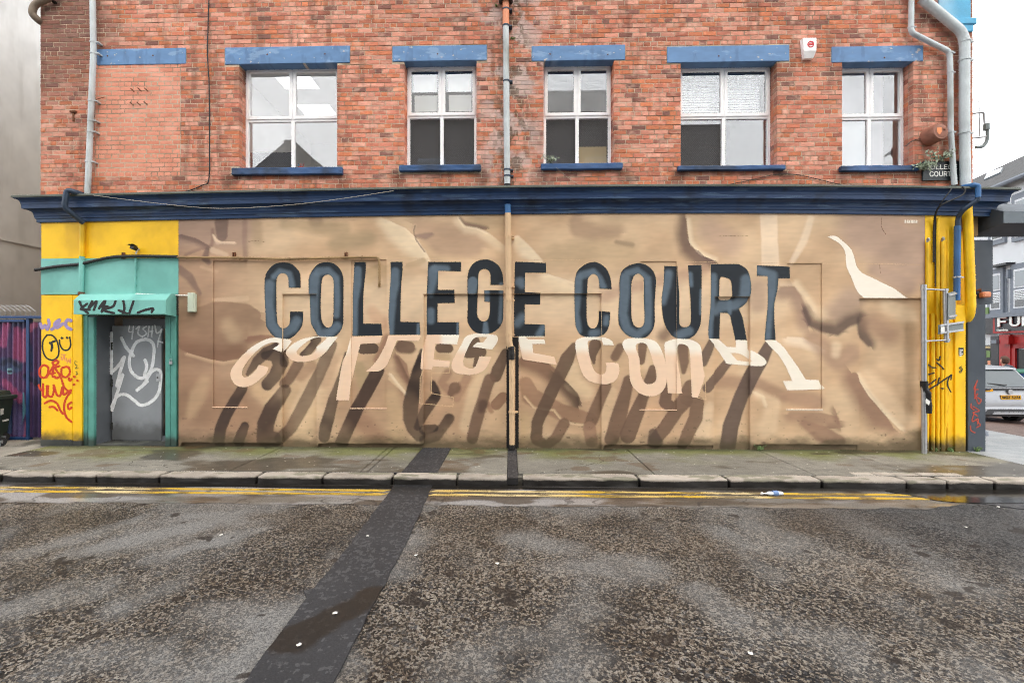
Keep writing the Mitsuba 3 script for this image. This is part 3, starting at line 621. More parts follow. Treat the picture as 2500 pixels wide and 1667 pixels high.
def pave_fn(p, n, uv):
    c = mix(lin(136, 132, 122), lin(164, 160, 150), fbm(p.x * 2.2, p.y * 2.2, 1.0, 4)) * (.86 + .2 * uv.x)
    moss = smoothstep(-.95, -.1, p.y + .55 * (fbm(p.x * 1.5, p.y * 2, 5.0, 4) - .5) * 2)
    c = mix(c, lin(122, 128, 58), .8 * moss)
    c = mix(c, lin(66, 64, 50), .65 * smoothstep(-.28, -.02, p.y + .2 * (fbm(p.x * 3, p.y * 3, 6.0, 3) - .5)))
    damp = smoothstep(.52, .66, fbm(p.x * .9 + 1.7, p.y * 1.7, 7.0, 4))
    c = mix(c, lin(74, 68, 56), .75 * damp)
    c = mix(c, lin(110, 84, 56), .5 * smoothstep(.66, .74, fbm(p.x * 2.1 + 8, p.y * 3, 3.0, 3)))
    gum = voronoi(p.x * 4.5, p.y * 4.5)
    c = mix(c, lin(215, 212, 200), .8 * smoothstep(.07, .05, gum[0]) * smoothstep(.66, .68, gum[2]))
    c = mix(c, lin(40, 38, 30), .6 * smoothstep(.007, .002, dr.abs(fbm(p.x * 1.0, p.y * 1.3, 21.0, 4) - .5)) * smoothstep(.5, .6, fbm(p.x * .7, p.y * .9, 14.0, 2)))
    rib = .5 + .5 * dr.sin(p.y * 180)
    return c * (.82 + .12 * rib + .3 * noise(p.x * 90, p.y * 90) + .4 * (fbm(p.x * 9, p.y * 14, 4.0, 3) - .5)) * .52
mat('pavement_concrete', proc(pave_fn), proc(lambda p, n, uv: .72 - .4 * smoothstep(.52, .66, fbm(p.x * .9 + 1.7, p.y * 1.7, 7.0, 4))))
def kerb_fn(p, n, uv):
    c = mix(lin(152, 142, 132), lin(196, 188, 176), fbm(p.x * 7, p.y * 7, p.z * 7, 4)) * (.85 + .25 * uv.x)
    c = mix(c, lin(214, 204, 190), .5 * smoothstep(.7, .9, noise(p.x * 130, p.y * 130, p.z * 130)))
    c = mix(c, lin(84, 92, 56), .5 * smoothstep(.55, .7, fbm(p.x * 4, p.y * 9, 3.0, 3)))
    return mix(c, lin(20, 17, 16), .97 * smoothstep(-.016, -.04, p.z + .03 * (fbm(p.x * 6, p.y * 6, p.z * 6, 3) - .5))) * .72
mat('kerb_granite', proc(kerb_fn), .7)
def line_fn(p, n, uv):
    c = mix(lin(226, 184, 62), lin(236, 214, 160), smoothstep(.45, .6, fbm(p.x * .7, 2.0, 1.0, 3)))
    worn = smoothstep(.48, .60, fbm(p.x * 5, p.y * 24, 3.0, 4) + .12 * (noise(p.x * 60, p.y * 90) - .5))
    return mix(c, lin(96, 84, 66), .75 * worn) * .62
mat('yellow_line_paint', proc(line_fn), .45)
def granite_fn(p, n, uv):
    j = smoothstep(.012, .004, dr.abs(dr.abs(p.y * 2.2 - dr.floor(p.y * 2.2 + .5)) / 2.2))
    c = mix(lin(158, 164, 168), lin(190, 194, 196), fbm(p.x * 4, p.y * 4, 0.0, 4))
    return mix(c, lin(120, 122, 124), .5 * j) * (.9 + .2 * noise(p.x * 90, p.y * 90)) * .56
mat('granite_paving', proc(granite_fn), .45)
mat('side_road_brick', proc(lambda p, n, uv: mix(lin(112, 88, 80), lin(140, 116, 106), cell_rand(p.x * 5, p.y * 10)) * .45), .55)
grainy('lane_concrete', lin(120, 116, 108), .3, 4, .8, dirt=(lin(66, 64, 58), .8))
grainy('bare_ground', lin(96, 94, 90), .2, 1, .95)
def water_mat(): return {'type': 'roughplastic', 'distribution': 'ggx', 'alpha': .015, 'int_ior': 1.75, 'diffuse_reflectance': {'type': 'rgb', 'value': [.015, .013, .011]}}
add('still_water', {'type': 'twosided', 'bsdf': water_mat()})

labels['ground'] = {'kind': 'structure', 'label': 'open ground of the town beyond the streets', 'category': 'ground'}
put('ground', quad((-600, -600, -1.3), (600, -600, -1.3), (600, 600, -1.3), (-600, 600, -1.3)), 'bare_ground')
labels['ground'] = {'kind': 'structure', 'label': 'open ground of the town beyond the streets', 'category': 'ground'}
def wobble_edge(pts, amp, step=.06, seed=0):
    out = []
    for a, b in zip(pts, pts[1:]):
        a, b = np.array(a[:2]), np.array(b[:2]); n = max(2, int(np.linalg.norm(b - a) / step)); nv = np.array([a[1] - b[1], b[0] - a[0]]) / (np.linalg.norm(b - a) + 1e-9)
        for t in np.linspace(0, 1, n, endpoint=False):
            q = a + (b - a) * t; out.append(q + nv * amp * 2 * (meshkit.fbm(np.array([q[0] * 6, q[1] * 6, seed]), 3) - .5))
    return out
put('road', quad((-60, -16, ROAD_Z), (60, -16, ROAD_Z), (60, KERB_Y0 + .02, ROAD_Z), (-60, KERB_Y0 + .02, ROAD_Z)), 'road_surface')
labels['road'] = {'kind': 'structure', 'label': 'wet road of worn tan and black exposed aggregate', 'category': 'road'}
# the concrete gutter strip, its front edge ragged
edge = wobble_edge([(-14, -2.68), (4.55, -2.62), (5.4, -2.35)], .05)
gut = Polygon([*edge, (5.9, -2.2), (14, -2.2), (14, KERB_Y0 + .01), (-14, KERB_Y0 + .01)]).buffer(0)
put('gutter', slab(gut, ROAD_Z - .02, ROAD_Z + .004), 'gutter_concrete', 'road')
tar = Polygon([*wobble_edge([(5.1, -2.22), (5.5, -2.5), (5.9, -2.75), (14, -3.0)], .04, seed=5), (14, -2.19), (5.9, -2.19)]).buffer(0)
put('asphalt_patch', slab(tar, ROAD_Z - .02, ROAD_Z + .007), 'trench_asphalt', 'road')
gl = [G(964, 1184, ROAD_Z), G(948, 1206, ROAD_Z), G(800, 1400, ROAD_Z), G(764, 1440, ROAD_Z), G(742, 1444, ROAD_Z), G(746, 1463, ROAD_Z), G(597, 1667, ROAD_Z), G(420, 1900, ROAD_Z)]
gr_ = [G(690, 1900, ROAD_Z), G(815, 1667, ROAD_Z), G(925, 1450, ROAD_Z), G(941, 1424, ROAD_Z), G(1000, 1310, ROAD_Z), G(1053, 1193, ROAD_Z), G(1058, 1184, ROAD_Z)]
trench = Polygon([*wobble_edge(gl, .012, .04, 2), *wobble_edge(gr_, .012, .04, 3), gr_[-1][:2]]).buffer(0)
put('trench_patch', slab(trench, ROAD_Z - .02, ROAD_Z + .012), 'trench_asphalt', 'road', label='dark smooth asphalt strip filling a trench across the road')
for Y, w in ((-2.095, .082), (-2.245, .082)):
    for a, b in ((-14, trench.intersection(LineString([(-14, Y), (14, Y)])).bounds[0]), (trench.intersection(LineString([(-14, Y), (14, Y)])).bounds[2], 9.5)):
        q = Polygon([*wobble_edge([(a, Y - w / 2), (b, Y - w / 2)], .006, .08, 1), *wobble_edge([(b, Y + w / 2), (a, Y + w / 2)], .006, .08, 4)]).buffer(0)
        put('yellow_line', slab(q, ROAD_Z - .01, ROAD_Z + .009), 'yellow_line_paint', 'road')
ang = np.linspace(0, 2 * np.pi, 90, endpoint=False)
pud = Polygon([(6.1 + (1.55 + .25 * math.sin(3 * a + 1)) * math.cos(a) * (1.6 if math.cos(a) > 0 else 1), -2.10 + (.32 + .03 * math.sin(5 * a)) * math.sin(a)) for a in ang]).intersection(sbox(0, -3, 20, KERB_Y0 - .01))
put('puddle', slab(pud, ROAD_Z, ROAD_Z + .013), 'still_water')
labels['puddle'] = {'kind': 'structure', 'label': 'still puddle in the gutter mirroring the yellow corner', 'category': 'puddle'}
pud2 = Polygon([(-2.2 + 3.6 * math.cos(a), -1.93 + (.075 + .02 * math.sin(7 * a)) * math.sin(a)) for a in ang]).intersection(sbox(-14, -3, 20, KERB_Y0 - .01))
put('puddle', slab(pud2, ROAD_Z, ROAD_Z + .006), 'still_water')
labels['puddle_001'] = {'kind': 'structure', 'label': 'long thin film of water lying against the kerb', 'category': 'puddle'}
# pavement slabs
labels['pavement'] = {'kind': 'structure', 'label': 'damp concrete pavement with green moss along the wall', 'category': 'pavement'}
g_ = .006
cuts = [-14, -7.75, -3.8, -2.02, -1.92, -1.45, None, -.98, -.04, None, .10, 1.9, 3.99, 5.33, 7.28]
def pslab(x0, x1, y0=KERB_Y1 + .004, y1=.06, m='pavement_concrete', name='slab', lift=0.0):
    v = rng.random(); s = bx(x0 + g_, x1 - g_, y0, y1, -.10, lift + rng.uniform(-.002, .002), .006)
    put(name, s, m, 'pavement', uv=np.full((len(s.vertices), 2), v))
for a, b in zip(cuts, cuts[1:]):
    if a is not None and b is not None and a > -8: pslab(a, b)
put('bedding', bx(-14, 7.4, KERB_Y1 - .1, .3, -.3, -.03), 'lane_concrete', 'pavement')
tr = Polygon([(-1.45, .05), (-.98, .05), (-.98, -1.28), (-.82, KERB_Y1), (-1.66, KERB_Y1), (-1.45, -1.28)])
put('trench_fill', slab(tr, -.1, -.004), 'trench_asphalt', 'pavement', label='dark asphalt strip across the pavement to the wall')
put('drain_channel', bx(-.04, .10, KERB_Y0 + .03, .05, -.1, -.012), 'trench_asphalt', 'pavement', label='narrow dark drain strip below the middle downpipe')
for i, (x0, x1) in enumerate(((4.5, 4.78), (4.79, 5.02), (5.03, 5.34), (5.35, 5.62), (5.63, 5.9))):
    s = bx(x0 + .004, x1 - .004, KERB_Y1 + .012, KERB_Y1 + .16, -.1, .004 + .003 * (i % 2), .006); put('sett', s, 'kerb_granite', 'pavement', uv=np.full((len(s.vertices), 2), rng.random()))
labels['kerb'] = {'kind': 'structure', 'label': 'row of old rough granite kerbstones', 'category': 'kerb'}
jo = [-400, -190, 0, 131, 235, 387, 624, 786, 957, 1115.5, 1241, None, 1274, 1561, 1780, 2008, 2214, 2312, 2430, 2590, 2800]
def kerbstone(x0, x1):
    nx = max(4, int((x1 - x0) / .06)); m = bx(x0, x1, KERB_Y0, KERB_Y1, -.24, 0.0); m = m.subdivide_to_size(.075)
    v = np.array(m.vertices); c = np.array([(x0 + x1) / 2, (KERB_Y0 + KERB_Y1) / 2, -.12]); h = np.array([(x1 - x0) / 2, .12, .12])
    q = (v - c) / h; R = .022
    inner = np.clip(v - c, -(h - R), h - R); dvec = v - c - inner; L = np.linalg.norm(dvec, axis=1, keepdims=True)
    v = c + inner + np.where(L > 1e-9, dvec / np.maximum(L, 1e-9) * np.minimum(L, R), 0)
    nz = meshkit.fbm(v * np.array([5, 5, 5]) + x0, 4, seed=3)[:, None] - .5
    v += np.array([0, -1, .55]) * nz * .075 * (v[:, 2:] > -.2)
    m = trimesh.Trimesh(v, m.faces, process=False)
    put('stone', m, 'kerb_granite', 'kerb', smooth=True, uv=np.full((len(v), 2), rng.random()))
for a, b in zip(jo, jo[1:]):
    if a is None or b is None: continue
    x0, x1 = [G(q, 840 + 1250 * 1.71 / 6.56 * (1 + 0.0043 * G(q, 1166)[0]))[0] for q in (a, b)]
    kerbstone(x0 + rng.uniform(.006, .022), x1 - rng.uniform(.006, .022))
# lane on the left, paving and road of the street on the right
put('lane', quad((-30, KERB_Y1, -.004), (-7.75, KERB_Y1, -.004), (-7.75, 16, -.004), (-30, 16, -.004)), 'lane_concrete')
labels['lane'] = {'kind': 'structure', 'label': 'dark concrete lane behind the gate on the left', 'category': 'lane'}
put('side_pavement', cat([quad((7.28, KERB_Y1, .002), (9.5, KERB_Y1, .002), (9.5, 24, -.02), (7.28, 24, -.02)), quad((7.28, KERB_Y0, .0), (9.5, KERB_Y0, .0), (9.5, KERB_Y1, .002), (7.28, KERB_Y1, .002)),
    quad((9.5, KERB_Y0, .0), (9.5, KERB_Y0, -.3), (9.5, 24, -.3), (9.5, 24, -.02))]), 'granite_paving')
labels['side_pavement'] = {'kind': 'structure', 'label': 'pale granite paving round the corner', 'category': 'pavement'}
put('side_road', cat([quad((9.5, KERB_Y0, -.10), (13.5, KERB_Y0, -.42), (13.5, 30, -.42), (9.5, 30, -.12)), quad((13.5, KERB_Y0, -.42), (40, KERB_Y0, -.60), (40, 30, -.60), (13.5, 30, -.42))]), 'side_road_brick')
labels['side_road'] = {'kind': 'structure', 'label': 'dark red paved side street sloping away', 'category': 'road'}

# ------------------------------------------------------------------ the brick building
BB = thing('brick_building', 'two storey red brick corner building with blue cornice and tan painted lettered mural', 'building')
XL = P(98, 700)[0]; XR = P(2376, 300)[0]; TOP = 8.1; WALL = f'{BB}__wall'
cb = [(91, 544), (436, 538), (750, 530), (1063, 525), (1330, 523), (1594, 521), (1930, 522), (2264, 526)]
CBX, CBZ = np.array([P(a, b)[0] for a, b in cb]), np.array([P(a, b)[2] for a, b in cb])
fit = np.polyfit(CBX, CBZ, 3); sag = lambda x: np.polyval(fit, np.clip(x, -8.2, 8.0))
# openings, lintels and sills: (opening), (lintel), (sill) in photograph pixels
WIN = [dict(o=(584.6, 822, 152, 410), l=(549, 854, 117, 154), s=(564, 835, 407, 427), f=(603, 176), tr=295, kind='sky'),
       dict(o=(987.5, 1162.5, 146, 404), l=(958, 1188.6, 114, 148), s=(974, 1174, 401, 418), f=(997, 169), tr=286, kind='paper'),
       dict(o=(1328, 1498, 145, 400), l=(1298, 1526, 113.6, 147), s=(1321, 1521, 397, 414), f=(1330, 169), tr=286, kind='board'),
       dict(o=(1663, 1896, 148, 405), l=(1628.6, 1926.8, 115, 150), s=(1656, 1919, 402, 416), f=(1664, 170), tr=288, kind='blind'),
       dict(o=(2057, 2229, 149, 405), l=(2030, 2253.6, 115, 150.5), s=(2054, 2246, 402.5, 418), f=(2058, 171), tr=289, kind='frost')]
def rect(q):
    (x0, z1), (x1, z0) = XZ(q[0], q[2]), XZ(q[1], q[3]); return [x0, x1, z0, z1]
blocks, opens = [], []
for w in WIN:
    w['O'], w['L'], w['Sl'] = rect(w['o']), rect(w['l']), rect(w['s']); opens.append(w['O'])
LB = rect((237, 454, 121, 157)); INF = rect((232, 440, 157, 432))
# brick courses
CH, BLEN, HLEN, J = .0755, .225, .1125, .0056
Z0 = float(sag(0)) + .30
bricks, infill, mortar_holes = [], [], []
def free_intervals(zc):
    cut = []
    for w in WIN:
        for r, padx in ((w['O'], 0), (w['L'], .004), (w['Sl'], .004)):
            if r[2] < zc < r[3]: cut.append((r[0] - padx, r[1] + padx, 'jamb' if r is w['O'] else 'block'))
    if LB[2] < zc < LB[3]: cut.append((LB[0] - .004, LB[1] + .004, 'block'))
    if INF[2] < zc < INF[3]: cut.append((INF[0], INF[1], 'infill'))
    cut.sort(); x = XL; out = []; left = None
    merged = []
    for c in cut:
        if merged and c[0] < merged[-1][1]: merged[-1] = (merged[-1][0], max(c[1], merged[-1][1]), merged[-1][2] if merged[-1][2] == 'block' else c[2])
        else: merged.append(c)
    for a, b, k in merged:
        out.append((x, a, left, k)); x, left = b, k
    out.append((x, XR, left, None)); return out, [c for c in merged if c[2] == 'infill']
def lay(x0, x1, unit, off, tight=.05):
    xs = [x0]; k = x0 - ((x0 - off) % unit) + unit
    while k < x1 - tight:
        if k > x0 + tight: xs.append(k)
        k += unit
    xs.append(x1); return list(zip(xs[:-1], xs[1:]))
n_courses = int((TOP - Z0) / CH) + 1
for i in range(-1, n_courses):
    z0 = Z0 + i * CH; zc = z0 + CH / 2
    if z0 + CH > TOP: break
    header = (i % 5 == 2); unit = HLEN if header else BLEN; off = XL + ((.056 if header else (.11 if i % 2 else 0)) + rng.uniform(-.02, .02))
    iv, inf = free_intervals(zc)
    for a, b, kl, kr in iv:
        if b - a < .03: continue
        for x0, x1 in lay(a, b, unit, off):
            bricks.append((x0 + J, x1 - J, z0 + J, z0 + CH - J, .10, rng.normal(0, .0017)))
        for k, xe, s in ((kl, a, 1), (kr, b, -1)):
            if k == 'jamb':
                xa, xb = sorted((xe, xe + s * .1)); bricks.append((xa + (.0005 if s > 0 else J), xb - (J if s > 0 else .0005), z0 + J, z0 + CH - J, (.11, .205), 0))
    for a, b, _ in inf:
        header = (i % 4 == 1)
        for x0, x1 in lay(a, b, HLEN if header else BLEN, XL + (.1 if i % 2 else .02)):
            infill.append((x0 + J, x1 - J, z0 + J, z0 + CH - J, .10, rng.normal(.003, .0008)))
def brick_mesh(bs, seed):
    r = np.random.default_rng(seed); V, F, U = [], [], []
    base = np.array([[0, 1, 5], [0, 5, 4], [1, 2, 6], [1, 6, 5], [2, 3, 7], [2, 7, 6], [3, 0, 4], [3, 4, 7],
                     [4, 5, 9], [4, 9, 8], [5, 6, 10], [5, 10, 9], [6, 7, 11], [6, 11, 10], [7, 4, 8], [7, 8, 11], [8, 9, 10], [8, 10, 11]])
    for x0, x1, z0, z1, dep, dy in bs:
        yf, yb = (dy, dep) if not isinstance(dep, tuple) else dep
        c = .003; rr = lambda: r.normal(0, .0012)
        a, b, d, e = x0 + rr(), x1 + rr(), z0 + rr(), z1 + rr()
        if isinstance(dep, tuple): a, b = x0, x1
        o = len(V) * 12
        q = [(a, yb, d), (b, yb, d), (b, yb, e), (a, yb, e), (a, yf + c, d), (b, yf + c, d), (b, yf + c, e), (a, yf + c, e),
             (a + c, yf, d + c), (b - c, yf, d + c), (b - c, yf, e - c), (a + c, yf, e - c)]
        V.append(q); F.append(base + o); t = r.random() ** 1.15
        if r.random() < .03: t = .97
        U.append(np.tile([[t, r.random()]], (12, 1)))
    return trimesh.Trimesh(np.array(V).reshape(-1, 3), np.concatenate(F), process=False), np.concatenate(U)
def px_area(b):
    c = np.array([(b[0] + b[1]) / 2, 0, (b[2] + b[3]) / 2]); dep = (c - EYE) @ FWD
    vis = 840 - 1250 * (c[2] - CAM_H) / dep; seen = 0 < vis < 468
    return -((b[1] - b[0]) * (b[3] - b[2]) / dep ** 2 * seen * (not isinstance(b[4], tuple)))
order = sorted(range(len(bricks)), key=lambda k: px_area(bricks[k]))
near = set(order[:300])
for k in order[:300]:
    m, uv = brick_mesh([bricks[k]], 1000 + k); put('brick', m, 'brick_clay', WALL, uv=uv)
m, uv = brick_mesh([bricks[k] for k in range(len(bricks)) if k not in near], 5)
put('brickwork', m, 'brick_clay', WALL, kind='stuff', uv=uv)
m, uv = brick_mesh(infill, 6); put('infill_brickwork', m, 'brick_infill', WALL, kind='stuff', label='smooth pink brick filling a blocked up window', uv=uv)
mor = sbox(XL + .006, float(sag(0)) - .3, XR - .006, TOP)
for w in WIN: mor = mor.difference(sbox(w['O'][0] - .008, w['O'][2] - .02, w['O'][1] + .008, w['O'][3] + .02))
put('wall', prism(mor, .0055, .22), 'mortar', BB)
# side walls, roof and floor of the shell
put('side_wall', cat([bx(XL, XL + .2, .225, 9, -.2, TOP), bx(XR - .2, XR, .225, 9, 3.6, TOP), bx(XL + .2, XR - .2, 8.8, 9, -.2, TOP)]), 'mortar', BB)
put('roof', cat([bx(XL - .15, XR + .15, -.12, 9.1, TOP + .02, TOP + .25, .03)]), 'slate', BB)
put('upper_floor', bx(XL + .2, XR - .2, .23, 8.8, 3.62, 3.78), 'room_dark', BB)
# lintels and sills
def rough_block(r, y0, y1, amp=.006, ch=.008):
    m = bx(r[0], r[1], y0, y1, r[2], r[3], ch).subdivide_to_size(.09); v = np.array(m.vertices)
    v += (meshkit.fbm(v * 7, 3)[:, None] - .5) * amp * np.array([.3, 1, 1.2]); return trimesh.Trimesh(v, m.faces, process=False)
for w in WIN:
    put('lintel', rough_block(w['L'], -.008, .21, .004), 'blue_lintel_paint', BB, smooth=25)
put('lintel', rough_block(LB, -.008, .1, .004), 'blue_lintel_paint', BB, smooth=25, label='blue lintel over the bricked up window')
for w in WIN:
    s = w['Sl']; p0 = P(w['s'][0], w['s'][3], -.07); p1 = P(w['s'][1], w['s'][2], -.07)
    put('sill', rough_block([p0[0], p1[0], p0[2], p1[2]], -.07, .2, .022, .012), 'blue_sill_paint', BB, smooth=35)
# cornice: one moulded profile swept along the front and returned at both ends
pr = [(.005, -.004), (.03, .0), (.034, .05), (.05, .06), (.052, .085), (.058, .10), (.062, .135), (.075, .165), (.10, .185), (.135, .195), (.165, .20), (.167, .262), (.172, .268), (.174, .295), (.184, .322), (.205, .342), (.235, .350), (.235, .362)]
xa, xb = XL + .0, P(2487, 470, -.23)[0] - .235
def sweep_cornice(profile, name, m, x_a=xa, x_b=xb, parent=BB):
    xs = np.linspace(0, 1, 41); V, F = [], []
    for p, z in profile:
        row = [(x_a - p, .3)] + [((x_a - p) + (x_b - x_a + 2 * p) * t, -p) for t in xs] + [(x_b + p, .3)]
        V += [(x, y, float(sag(x)) + z) for x, y in row]
    W = 43
    for i in range(len(profile) - 1):
        for j in range(W - 1): F += [[i * W + j, i * W + j + 1, (i + 1) * W + j + 1], [i * W + j, (i + 1) * W + j + 1, (i + 1) * W + j]]
    put(name, trimesh.Trimesh(V, F, process=False), m, parent)
sweep_cornice(pr, 'cornice', 'cornice_paint')
sweep_cornice([(.0, .355), (.25, .3615), (.255, .366), (.255, .392), (.25, .396), (.0, .47)], 'cornice_flashing', 'lead_flashing')
# ------------------------------------------------------------------ windows
def glass(x0, x1, y, z0, z1, parent):
    key = numbered(f'{parent}__pane')
    scene[key] = {'type': 'rectangle', 'to_world': T().translate([float((x0 + x1) / 2), float(y), float((z0 + z1) / 2)]).rotate([1, 0, 0], 90).scale([float((x1 - x0) / 2), float((z1 - z0) / 2), 1]), 'bsdf': {'type': 'ref', 'id': 'window_glass'}}
FY = .195
for w in WIN:
    o = w['O']; x0, x1, z0, z1 = o[0] + .004, o[1] - .004, w['Sl'][3] - .012, o[3] - .002
    fz1 = P(w['f'][0], w['f'][1], FY)[2]; fz1 = min(fz1, z1) if fz1 > z0 + 1 else z1
    ztr = P(w['o'][0], w['tr'], FY)[2]; xm = (x0 + x1) / 2
    W_ = put('window', prism(sbox(x0, z0, x1, z1).difference(sbox(x0 + .045, z0 + .05, xm - .028, ztr - .028)).difference(sbox(xm + .028, z0 + .05, x1 - .045, ztr - .028))
             .difference(sbox(x0 + .03, ztr + .02, xm - .012, z1 - .04)).difference(sbox(xm + .012, ztr + .02, x1 - .03, z1 - .04)), FY, FY + .06), 'white_plastic', BB)
    for a, b in ((x0 + .022, xm - .007), (xm + .007, x1 - .022)):
        put('sash', prism(sbox(a, ztr + .012, b, z1 - .03).difference(sbox(a + .05, ztr + .062, b - .05, z1 - .085)), FY - .018, FY + .03), 'white_plastic', W_)
        glass(a + .03, b - .03, FY + .012, ztr + .03, z1 - .05, W_)
    for a, b in ((x0 + .03, xm - .015), (xm + .015, x1 - .03)):
        glass(a, b, FY + .03, z0 + .02, ztr - .01, W_)
    k = w['kind']; yi = FY + .10
    def sheet(a, b, c, d, m, y=yi, t=.004, name='paper', **kw): put(name, bx(a, b, y, y + t, c, d), m, W_, **kw)
    if k == 'paper':
        for s in (0, 1):
            a, b = (x0 + .10, xm - .085) if s == 0 else (xm + .095, x1 - .10); h = (z1 - ztr - .2)
            sheet(a, b, z1 - .12 - h * .47, z1 - .13, 'paper_white', FY + .035, label='blank white paper sheet taped inside the window')
            sheet(a + .02, b + .01, ztr + .10, ztr + .09 + h * .43, 'paper_white', FY + .035, label='blank white paper sheet taped inside the window')
    if k in ('paper', 'board'):
        for a, b in ((x0 + .03, xm - .015), (xm + .015, x1 - .03)): sheet(a, b, z0, ztr, 'net_curtain', name='net_curtain')
    if k == 'board':
        sheet(xm + .04, x1 - .06, z0, z0 + .36, 'room_beige', yi - .03, .01, name='board', label='beige board standing inside the window')
    if k == 'blind':
        sheet(x0 + .03, xm - .015, z0, ztr, 'net_curtain', name='net_curtain')
        put('blind', cat([hull([(a, yi + .02, z), (b, yi + .02, z), (a, yi + .022, z), (b, yi + .022, z), (a, yi + .034, z + .03), (b, yi + .034, z + .03), (a, yi + .036, z + .03), (b, yi + .036, z + .03)]) for a, b in ((x0 + .05, xm - .03), (xm + .03, x1 - .12)) for z in np.arange(ztr + (.10), z1 - .09, .042)]), 'blind_white', W_)
    if k == 'frost':
        sheet(x0 + .05, xm - .035, z0 + .03, ztr - .03, 'frosted_glass', FY + .04, .004, name='frosted_pane', label='frosted lower left window pane')
        sheet(x0 + .05, x1 - .22, z0, z1, 'blind_grey', yi + .05, .01, name='roller_blind')
    if k == 'sky':
        sheet(x0 + .03, xm - .015, z0, z0 + .35, 'net_curtain', name='net_curtain')
    # the room behind
    ra, rb, rz0, rz1, ry = x0 - .45, x1 + .45, z0 - .5, z1 + .28, 4.2
    cm = 'room_white' if k in ('sky', 'frost') else 'room_dark'
    put('room', cat([quad((ra, .24, rz0), (rb, .24, rz0), (rb, ry, rz0), (ra, ry, rz0)), quad((ra, ry, rz0), (rb, ry, rz0), (rb, ry, rz1), (ra, ry, rz1)),
        quad((ra, .24, rz0), (ra, ry, rz0), (ra, ry, rz1), (ra, .24, rz1)), quad((rb, .24, rz0), (rb, .24, rz1), (rb, ry, rz1), (rb, ry, rz0))]), cm if k in ('frost', 'sky') else 'room_dark', W_)
    put('room_ceiling', quad((ra, .24, rz1), (ra, ry, rz1), (rb, ry, rz1), (rb, .24, rz1)), cm, W_)
    if k == 'sky':
        for a, b, ya, yb_ in ((-4.37, -3.71, 1.0, 1.45), (-4.44, -3.76, 2.1, 2.6)):
            s = quad((a, ya, rz1 - .012), (a, yb_, rz1 - .012), (b, yb_, rz1 - .012), (b, ya, rz1 - .012))
            key = put('ceiling_light', s, 'white_plastic', W_, emitter={'type': 'area', 'radiance': {'type': 'rgb', 'value': [.36, .36, .36]}})
# a red pot with pens on the sill inside the first window
w = WIN[0]; pc = P(732, 402, .29); pk = thing('pen_pot', 'small red pot holding pens inside the left window', 'pot')
prof = [(0.001, 0), (.035, .0), (.055, .05), (.045, .10), (.04, .10), (.001, .02)]
mpot = trimesh.creation.revolve(np.array(prof), sections=20); mpot.apply_translation((pc[0], .33, w['Sl'][3] - .01)); put('pot', mpot, 'plant_pot_red', pk, smooth=40)
for i in range(3):
    b = np.array([pc[0] - .02 + .02 * i, .33, w['Sl'][3] + .04]); put('pen', tube([b, b + (.03 * (i - 1), .01, .12)], .006, 6), 'plant_pot_red' if i else 'blue_pipe_paint', pk)

# ------------------------------------------------------------------ ground floor: painted mural wall with boarded openings
MURAL = f'{BB}__mural'
xm0, xm1 = P(436, 800)[0], P(2258, 800)[0]
zb = P(700, 1083)[2]; zs = P(700, 993)[2]
def prect(x0, y0, x1, y1):
    (a, d), (b, c) = XZ(x0, y0), XZ(x1, y1); return sbox(a, c, b, d)
topz = [(x, float(sag(x)) + .02) for x in np.linspace(xm0, xm1, 30)]
full = Polygon([(xm0, -.06), (xm1, -.06), *topz[::-1]])
recess = unary_union([prect(688.6, 717.5, 773, 1105), prect(1033.5, 717.5, 1469, 1105), prect(1744, 724, 1832, 1106), prect(2098, 728, 2275, 1108),
                      prect(520, 636, 603.5, 993), prect(857, 634, 943, 996), prect(1563, 638, 1652, 999.5), prect(1922, 643, 2007, 999)]).intersection(full)
plinth = unary_union([prect(400, 1079.5, 688.6, 1110), prect(770, 1081.5, 1033.5, 1110), prect(1469, 1085, 1744, 1110), prect(1832, 1083.5, 2098, 1110)]).intersection(full)
rag = []
for g in polys(plinth):
    x0, z0_, x1, z1_ = g.bounds; e = wobble_edge([(x1, z1_), (x0, z1_)], .012, .05, 9); rag.append(Polygon([(x0, z0_), (x1, z0_), *e]).buffer(0))
plinth = unary_union(rag)
wrec = unary_union([prect(520, 636, 603.5, 993), prect(857, 634, 943, 996), prect(1563, 638, 1652, 999.5), prect(1922, 643, 2007, 999)])
front = full.difference(recess).difference(plinth)
put('mural', prism(front, 0.0, .08), 'mural_paint', BB)
for g in polys(recess.difference(wrec)): put('boarded_opening', prism(g.buffer(.004), .045, .09), 'mural_paint', MURAL)
for g in polys(wrec): put('boarded_opening', prism(g.buffer(.004), .018, .07), 'mural_paint', MURAL)
for g in polys(plinth): put('plinth', prism(g.buffer(.004), .055, .09), 'mural_paint', MURAL)
for g in ((520, 603.5, 993), (857, 943, 996), (1563, 1652, 999.5), (1922, 2007, 999)):
    a, z = XZ(g[0] - 2, g[2]); b, _ = XZ(g[1] + 1, g[2]); put('ledge', bx(a, b, -.008, .017, z - .012, z + .002, .002), 'cream_letter_paint', MURAL)
def painted(shape, name, m, t=.003, label=None, parent=MURAL):
    """Paint on the wall follows its surface: on the raised wall, or down in the boarded openings and the plinth."""
    parts = []
    for reg, y in ((front, 0.0), (recess.difference(wrec), .045), (wrec, .018), (plinth, .055)):
        s = shape.intersection(reg)
        if polys(s): parts.append(prism(s, y - t, y + .001))
    if parts: put(name, cat(parts), m, parent, label=label)
